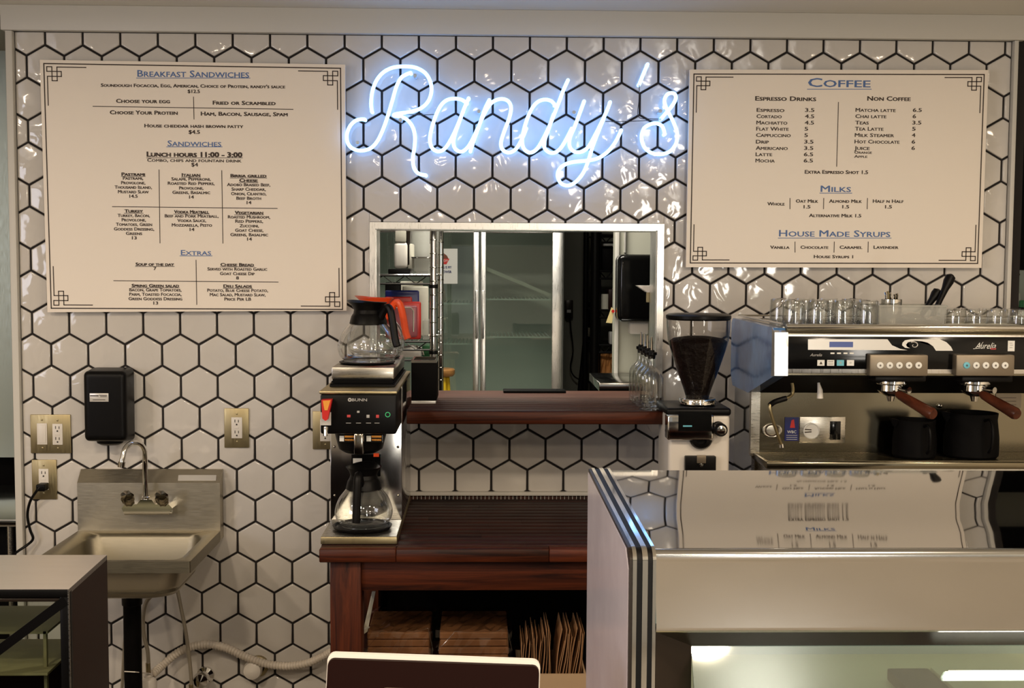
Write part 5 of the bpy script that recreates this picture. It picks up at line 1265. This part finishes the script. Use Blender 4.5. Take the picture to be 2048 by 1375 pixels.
tag(obj('steel_hotel_pan', G().box(a.x, b.x, RY+.02, RY+.25, z1_+.005, tz-.001, .003), 'black'), 'dark shallow pan under the tall white bin on the rack', 'pan')
t = thing('grey_tub_stack', 'grey stacked tubs above the tall white bin at the opening top', 'container', P(800, 483, RY+.05))
ta = P(790, 450, RY+.05); tb = P(812, 481, RY+.05); tzz = P(800, 484, RY+.05).z+.001
obj('lower_tub', G().box(ta.x, tb.x, RY+.05, RY+.16, tzz, ta.z, .004), 'cream', t)
obj('hanging_side', G().box(tb.x+.002, tb.x+.014, RY+.06, RY+.2, P(800, 530, RY).z, ta.z, .002), 'dframe', t)
t = thing('insert_pan', 'clear food insert pan of utensils on the upper rack shelf', 'pan', (P(843, 550, RY).x, RY+.1, z1_))
q = [P(828, 518, RY-.0), P(862, 518, RY-.0)]; zq = P(843, 516, RY).z
obj('pan_body', G().hexa([(q[0].x+.008, RY+.01, z1_+.005), (q[1].x-.012, RY+.01, z1_+.005), (q[1].x-.012, RY+.18, z1_+.005), (q[0].x+.008, RY+.18, z1_+.005)], [(q[0].x, RY+.005, zq), (q[1].x-.004, RY+.005, zq), (q[1].x-.004, RY+.2, zq), (q[0].x, RY+.2, zq)]), 'frost', t, False)
obj('pan_rim', G().box(q[0].x-.010, q[1].x-.002, RY-.002, RY+.21, zq, zq+.005, .002), 'chrome', t)
t = thing('steel_jug', 'upright clear pitcher behind the insert pan on the rack', 'pitcher', (P(848, 550, RY+.3).x, RY+.3, z1_+.005))
q = P(848, 470, RY+.3)
obj('jug_body', G().lathe([(0, 0), (.05, 0), (.055, .01), (.06, .17), (.057, .17), (.05, .01), (0, .006)], (q.x, RY+.3, z1_+.006), 24), 'frost', t); obj('jug_rim', G().lathe([(.057, .17), (.063, .17), (.063, .176), (.057, .176), (.057, .17)], (q.x, RY+.3, z1_+.006), 24), 'chrome', t)
def kslab(nm, label, cat, x0, y0, x1, y1, Y, th, mm, zbase, grp=None):
    a = P(x0, y0, Y); b = P(x1, y0, Y)
    return tag(obj(nm, G().box(a.x, b.x, Y, Y+th, zbase, a.z, min(.012, th*.45), 3), mm), label, cat, grp)
zb2 = z2_+.005
G1 = 'boards and lids standing on the lower rack shelf'
kslab('cutting_board', 'tallest off-white cutting board standing on the lower rack shelf', 'cutting board', 800, 562, 846, 0, RY+.30, .012, 'cream', zb2, G1)
kslab('cutting_board', 'wide off-white cutting board in front of the tallest one', 'cutting board', 805, 572, 857, 0, RY+.27, .012, 'cream', zb2, G1)
kslab('cutting_board', 'black cutting board standing left on the lower rack shelf', 'cutting board', 770, 564, 802, 0, RY+.24, .012, 'black', zb2, G1)
kslab('blue_lid', 'dark blue plastic lid standing on the lower rack shelf', 'lid', 770, 580, 838, 0, RY+.19, .014, 'bluep', zb2, G1)
kslab('red_lid', 'plain red plastic lid behind the pink tub', 'lid', 770, 593, 824, 0, RY+.15, .012, 'red', zb2, G1)
t = thing('pink_food_tub', 'rose-tinted clear food tub with red rim on the lower rack shelf', 'container', (P(815, 680, RY+.02).x, RY+.05, zb2))
a = P(775, 603, RY+.02); b = P(841, 676, RY+.02)
obj('rim_frame', G().box(a.x, b.x, RY+.05, RY+.065, zb2, a.z, .007, 3), 'red', t)
obj('tub_face', G().box(a.x, b.x-.012, RY+.03, RY+.05, zb2+.01, a.z-.014, .009, 3), 'redclear', t)
g = G(); zz = a.z-.022
g.tube([(a.x, RY+.028, zz), (b.x-.035, RY+.028, zz), (b.x-.026, RY+.028, zz-.012), (b.x-.026, RY+.028, zb2+.03)], .0022, 6); obj('rim_line', g, 'cream', t)
t = thing('clear_food_tub', 'clear food tub at the right end of the lower rack shelf', 'container', (P(850, 680, RY+.02).x, RY+.1, zb2))
a = P(838, 640, RY+.02); b = P(858, 676, RY+.02); obj('tub_wall', G().box(a.x+.012, b.x, RY+.03, RY+.14, zb2, a.z, .005, 2), 'frost', t)
t = thing('green_handled_pan', 'green and white pan below the lower rack shelf', 'pan', P(845, 716, RY+.05))
zf = SH_Z+.03
# lower shelf of the rack, just above the counter line
zz = P(820, 720, RY).z; g = G(); g.tube([(rl, RY, zz), (rr, RY, zz)], .004, 6); g.tube([(rl, RY+.42, zz), (rr+.012, RY+.42, zz)], .004, 6)
x = rl+.02
while x < rr: g.tube([(x, RY, zz), (x, RY+.42, zz)], .0016, 4); x += .025
obj('wire_shelf', g, 'chrome', rk)
t.location.z = zz+.004; t['_w'] = tuple(t.location)
q = P(836, 708, RY+.06)
obj('pan_wall', G().box(q.x-.07, q.x+.012, RY+.06, RY+.2, zz+.005, P(836, 698, RY+.06).z, .01, 3), 'white_plastic', t); obj('green_side', G().box(q.x+.014, q.x+.045, RY+.08, RY+.2, zz+.005, P(836, 692, RY+.06).z, .004), 'green', t)
obj('handle', G().tube(catmull([(q.x-.08, RY+.04, P(0, 700, RY).z+.0), (q.x-.02, RY+.04, P(836, 693, RY).z), (q.x+.012, RY+.05, P(836, 700, RY).z), (q.x+.02, RY+.055, P(836, 712, RY).z)], 5), .004, 8), 'chrome', t)
# stool
SY_ = 1.15
q = P(885, 741, SY_); st_ = thing('wooden_stool', 'round wooden stool with a yellow leg beside the rack', 'stool', (q.x, SY_, 0))
obj('seat', G().lathe([(0, -.02), (.045, -.022), (.052, -.012), (.052, .004), (.046, .010), (0, .010)], (q.x, SY_, q.z), 28), 'stool_wood', st_)
for k in range(4):
    a_ = math.radians(-75+90*k); c = Vector((q.x+.02*math.cos(a_), SY_+.02*math.sin(a_), q.z-.02)); e = Vector((q.x+.09*math.cos(a_), SY_+.09*math.sin(a_), 0))
    obj('leg', G().tube([c, e], [.010, .011], 8), 'yellow', st_)
# ---- dark recess, outlet, broom, black rack
QY = 2.47
pd = P(1130, 600, QY)
t = thing('outlet_adapter', 'black charger with hanging cord on the dark kitchen wall', 'charger', P(1137, 640, QY))
obj('wall_plate', boxpx(1130, 600, 1146, 636, QY, QY+.02, .002), 'dframe', t)
obj('adapter', boxpx(1132, 618, 1143, 634, QY-.03, QY, .003), 'black', t)
obj('adapter_label', boxpx(1134, 619, 1142, 625, QY-.0315, QY-.03), 'greyprint', t, False)
obj('cord', G().tube(catmull([P(1140, 634, QY-.02), P(1142, 660, QY-.02), P(1146, 700, QY-.02), P(1141, 735, QY-.02), P(1152, 755, QY-.02), P(1180, 764, QY-.02)], 5), .004, 6), 'black', t)
obj_ = thing('broom', 'black broom handle leaning in the dark kitchen corner', 'broom', P(1160, 900, 2.34))
obj('handle', G().tube([P(1130, 1150, 2.30), P(1159, 800, 2.36), P(1172, 680, 2.39), P(1182, 605, 2.42)], [.017, .017, .017, .016], 10), 'black_matte', obj_); q = P(1130, 1150, 2.30); obj('brush_head', G().box(q.x-.15, q.x+.15, q.y-.03, q.y+.03, 0, q.z+.04, .01), 'black_matte', obj_); obj('grip_band', G().tube([P(1172.5, 672, 2.39), P(1175, 655, 2.395)], .019, 10), 'steel', obj_)
BKY = 1.9
bk = thing('black_wire_rack', 'black wire shelving rack in the right of the kitchen opening', 'shelving', (P(1210, 600, BKY).x, BKY+.2, 0))
for px_, yy, rad in ((1190, 0, .022), (1198, .02, .012), (1240, 0, .014), (1185, .38, .014)):
    q = P(px_, 600, BKY); obj('post', G().cyl((q.x, BKY+yy, 0), (q.x, BKY+yy, 2.2), rad, n=12), 'black', bk)
x0_, x1_ = P(1186, 600, BKY).x, P(1260, 600, BKY).x
shz = []
for py_ in (470, 542, 620, 690):
    zz = P(1210, py_, BKY).z; shz.append(zz); g = G(); g.tube([(x0_, BKY, zz), (x1_, BKY, zz)], .006, 6); g.tube([(x0_, BKY, zz-.035), (x1_, BKY, zz-.035)], .006, 6)
    x = x0_; up = 0
    while x < x1_-.02: g.tube([(x, BKY, zz-.035 if not up else zz), (x+.03, BKY, zz if not up else zz-.035)], .003, 5); x += .03; up = 1-up
    g.box(x0_, x1_, BKY+.01, BKY+.4, zz-.004, zz)
    obj('wire_shelf', g, 'black', bk)
def small(nm, label, cat, x0, y0, x1, mm, zz, Y=BKY+.05, dep=.15):
    a = P(x0, y0, Y); b = P(x1, y0, Y); return tag(obj(nm, G().box(a.x, b.x, Y, Y+dep, zz+.001, a.z, .006, 2), mm), label, cat)
small('dark_crate', 'dark crate on the top level of the black rack', 'crate', 1201, 493, 1232, 'black_matte', shz[1])
tag(obj('folded_towel', G().box(P(1206, 490, BKY+.06).x, P(1232, 490, BKY+.06).x, BKY+.055, BKY+.19, P(1210, 492, BKY+.05).z, P(1210, 486, BKY+.05).z, .005), 'greyprint'), 'folded grey cloth on the dark crate', 'cloth')
t = thing('paper_cup_sleeve', 'white printed can on the middle level of the black rack', 'can', (P(1207, 612, BKY+.08).x, BKY+.08, shz[2]+.001))
q = P(1207, 588, BKY+.08); obj('can', G().lathe([(0, 0), (.03, 0), (.03, q.z-shz[2]), (0, q.z-shz[2])], (q.x, BKY+.08, shz[2]+.001), 18), 'cream', t)
small('brown_carton', 'small dark brown carton beside the white can on the black rack', 'carton', 1217, 578, 1235, 'brown_panel', shz[2])
small('glass_jar', 'pale jar on the lower level of the black rack', 'jar', 1219, 663, 1227, 'greyprint', shz[3], dep=.06)
t = thing('brown_paper_sack', 'crumpled brown paper sack at the foot of the black rack', 'paper bag', (P(1213, 760, BKY+.05).x, BKY+.1, .9))
zz = P(1213, 703, BKY+.05).z; a = P(1199, 703, BKY+.05).x; b = P(1228, 703, BKY+.05).x
bmx = bmesh.new(); bmesh.ops.create_grid(bmx, x_segments=8, y_segments=10, size=.5)
vs0 = []
for v in bmx.verts: v.co = Vector((a+(b-a)*(v.co.x+.5)+random.uniform(-.002, .002), BKY+.04+random.uniform(-.012, .008), .9+(zz-.9)*(v.co.y+.5)+(random.uniform(-.01, .01) if v.co.y > .45 else 0)))
g = G().bm(bmx); bmx.free(); g.box(a+.003, b-.003, BKY+.055, BKY+.2, .9, zz-.02); obj('sack', g, mat('sack_paper', (.35, .15, .04), .8), t, smooth=False)
obj('sack_shelf', G().box(x0_, x1_, BKY+.01, BKY+.4, .88, .898), 'black', bk, False)
# partition with towel dispenser
PY_ = .75
px0 = P(1231, 600, PY_).x
struct('wall_kitchen_partition', G().box(px0, 1.9, PY_, PY_+.1, 0, CEIL), mat('partition_paint', (.46, .46, .38), .6))
struct('trim_5', G().box(px0-.004, P(1237.5, 600, PY_-.01).x, PY_-.012, PY_, 0, CEIL, .002), 'trim')
struct('trim_6', G().box(P(1247, 600, PY_-.01).x, P(1251, 600, PY_-.01).x, PY_-.012, PY_, P(1240, 505, PY_).z, CEIL, .002), 'trim')
t = thing('towel_dispenser', 'black glossy towel dispenser on the pale kitchen partition', 'dispenser', (P(1270, 645, PY_).x, PY_, P(1270, 645, PY_).z))
a = P(1237, 508, PY_-.12); b = P(1312, 644, PY_-.12)
obj('cover', G().box(a.x, b.x, PY_-.12, PY_, b.z, a.z, .022, 5), 'black_gloss', t)
t = thing('white_bracket', 'small white bracket shelf at the right jamb of the opening', 'bracket', (IX1, .16, P(1290, 575, .15).z))
bz = P(1290, 571, .14).z; bx_ = P(1274, 571, .14).x
obj('arm', G().hexa([(bx_, .135, bz), (IX1+.02, .135, bz), (IX1+.02, .135, bz-.022), (IX1-.010, .135, bz-.022)], [(bx_, .19, bz), (IX1+.02, .19, bz), (IX1+.02, .19, bz-.022), (IX1-.010, .19, bz-.022)]), 'white_plastic', t, False)
obj('hook', G().box(IX1-.012, IX1-.002, .142, .150, bz-.055, bz-.0221, .001), 'tan', t)
t = thing('hanging_tag', 'yellow paper tag hanging on the partition edge', 'tag', P(1220, 645, PY_-.02))
tv = [P(1223, 614, PY_-.02), P(1228, 618, PY_-.02), P(1224, 646, PY_-.02), P(1212, 645, PY_-.02)]
obj('paper', G().hexa(tv, [v+Vector((0, .002, 0)) for v in tv]), 'tag_yellow', t, False); q = P(1226, 622, PY_-.022); obj('red_dot', G().lathe([(.006, 0), (.006, -.002), (0, -.002)], q, 12, 'y'), 'red', t)
t = thing('soap_dispenser', 'white soap dispenser below the black towel dispenser', 'dispenser', P(1270, 665, PY_))
obj('soap_body', boxpx(1260, 643, 1297, 668, PY_-.06, PY_, .006), 'white_plastic', t)
tag(obj('steel_prep_table', G().box(P(1185, 757, .6).x, .8, .35, .74, P(1215, 757, .5).z-.03, P(1215, 757, .5).z, .003), 'case_steel'), 'steel prep table edge behind the bottles in the kitchen', 'table')
tag(obj('black_mat', G().box(P(1005, 776, .3).x, P(1125, 776, .3).x, .12, .198, SH_Z, SH_Z+.007, .002), 'black_matte'), 'flat black mat edge just behind the wooden shelf', 'mat')

# =================================================================== BEYOND THE TRIM: left and right slivers
struct('wall_left_far', G().box(-3.3, P(34, 700, .4).x+.05, .8, .85, P(10, 914, .8).z, CEIL), steel('far_steel', (.36, .40, .35), (.3, .45), (30, 30, 2), metal=.6), smooth=False)
t = thing('side_worktable', 'steel worktable seen past the left trim', 'table', (-1.75, .3, 0))
zw = P(10, 1042, .05).z; 
obj('worktop', G().box(-2.1, TX0+.04, .08, .7, zw-.025, zw, .004), 'case_steel', t)
obj('cabinet_front', G().box(-2.1, TX0+.03, .14, .68, .3, zw-.026), 'black_matte', t)
obj('leg', G().cyl((P(19, 1080, .1).x, .11, 0), (P(19, 1080, .1).x, .11, zw-.026), .011, n=12), 'steel', t)
struct('wall_dark_left', G().box(-3.3, TX0+.1, .9, .95, 0, P(10, 914, .8).z), 'black_matte', smooth=False)
# right
struct('wall_right_far', G().box(TX1-.05, 3.3, 1.3, 1.35, 0, P(2030, 540, 1.3).z), mat('far_green_wall', (.30, .35, .31), .6), smooth=False)
struct('wall_dark_right', G().box(TX1-.05, 3.3, 1.3, 1.35, P(2030, 538, 1.3).z, CEIL), 'black_matte', smooth=False)
t = thing('back_cabinet', 'pale green cabinet past the right trim', 'cabinet', (P(2040, 640, .6).x+.1, .7, 0))
zk = P(2040, 619, .6).z; kx = P(2031, 640, .6).x
obj('cabinet', G().box(kx, kx+.5, .6, 1.0, 0, zk, .004), 'pale', t); obj('cabinet_top', G().box(kx-.05, kx+.5, .58, 1.02, zk, zk+.006, .001), 'black', t)
t = thing('spray_bottle', 'dark-necked spray bottle on the pale green cabinet', 'bottle', (P(2028, 618, .7).x, .7, zk+.006))
q = P(2028, 600, .7); obj('bottle_body', G().lathe([(0, 0), (.022, 0), (.024, .02), (.022, .05), (.010, .065), (.010, .07)], (q.x, .7, zk+.007), 18), 'frost', t); obj('spray_head', G().tube([(q.x, .7, zk+.075), (q.x, .7, zk+.10), (q.x+.01, .69, zk+.135)], [.010, .009, .006], 10), 'black', t)
t = thing('jar', 'small dark green jar on the pale green cabinet', 'jar', (P(2047, 618, .68).x, .68, zk+.006))
obj('jar_body', G().lathe([(0, 0), (.018, 0), (.018, .022), (.015, .026), (0, .026)], (P(2047, 618, .68).x, .68, zk+.007), 18), 'green', t)
a = P(2037, 58, .5)
pn = thing('wall_lamp_panel', 'bright striped light panel past the upper right trim', 'lamp', P(2045, 180, .5))
lm = mat('lamp_panel_white', (.9, .9, .88), .5, emit=(1, .97, .92), es=1.3)
for y0_, y1_ in ((52, 64), (76, 82), (108, 130), (140, 184)):
    obj('light_slat', boxpx(2034, y0_, 2110, y1_, .5, .52), lm, pn, False)
for o in bpy.data.objects:
    if '_w' in o: del o['_w']
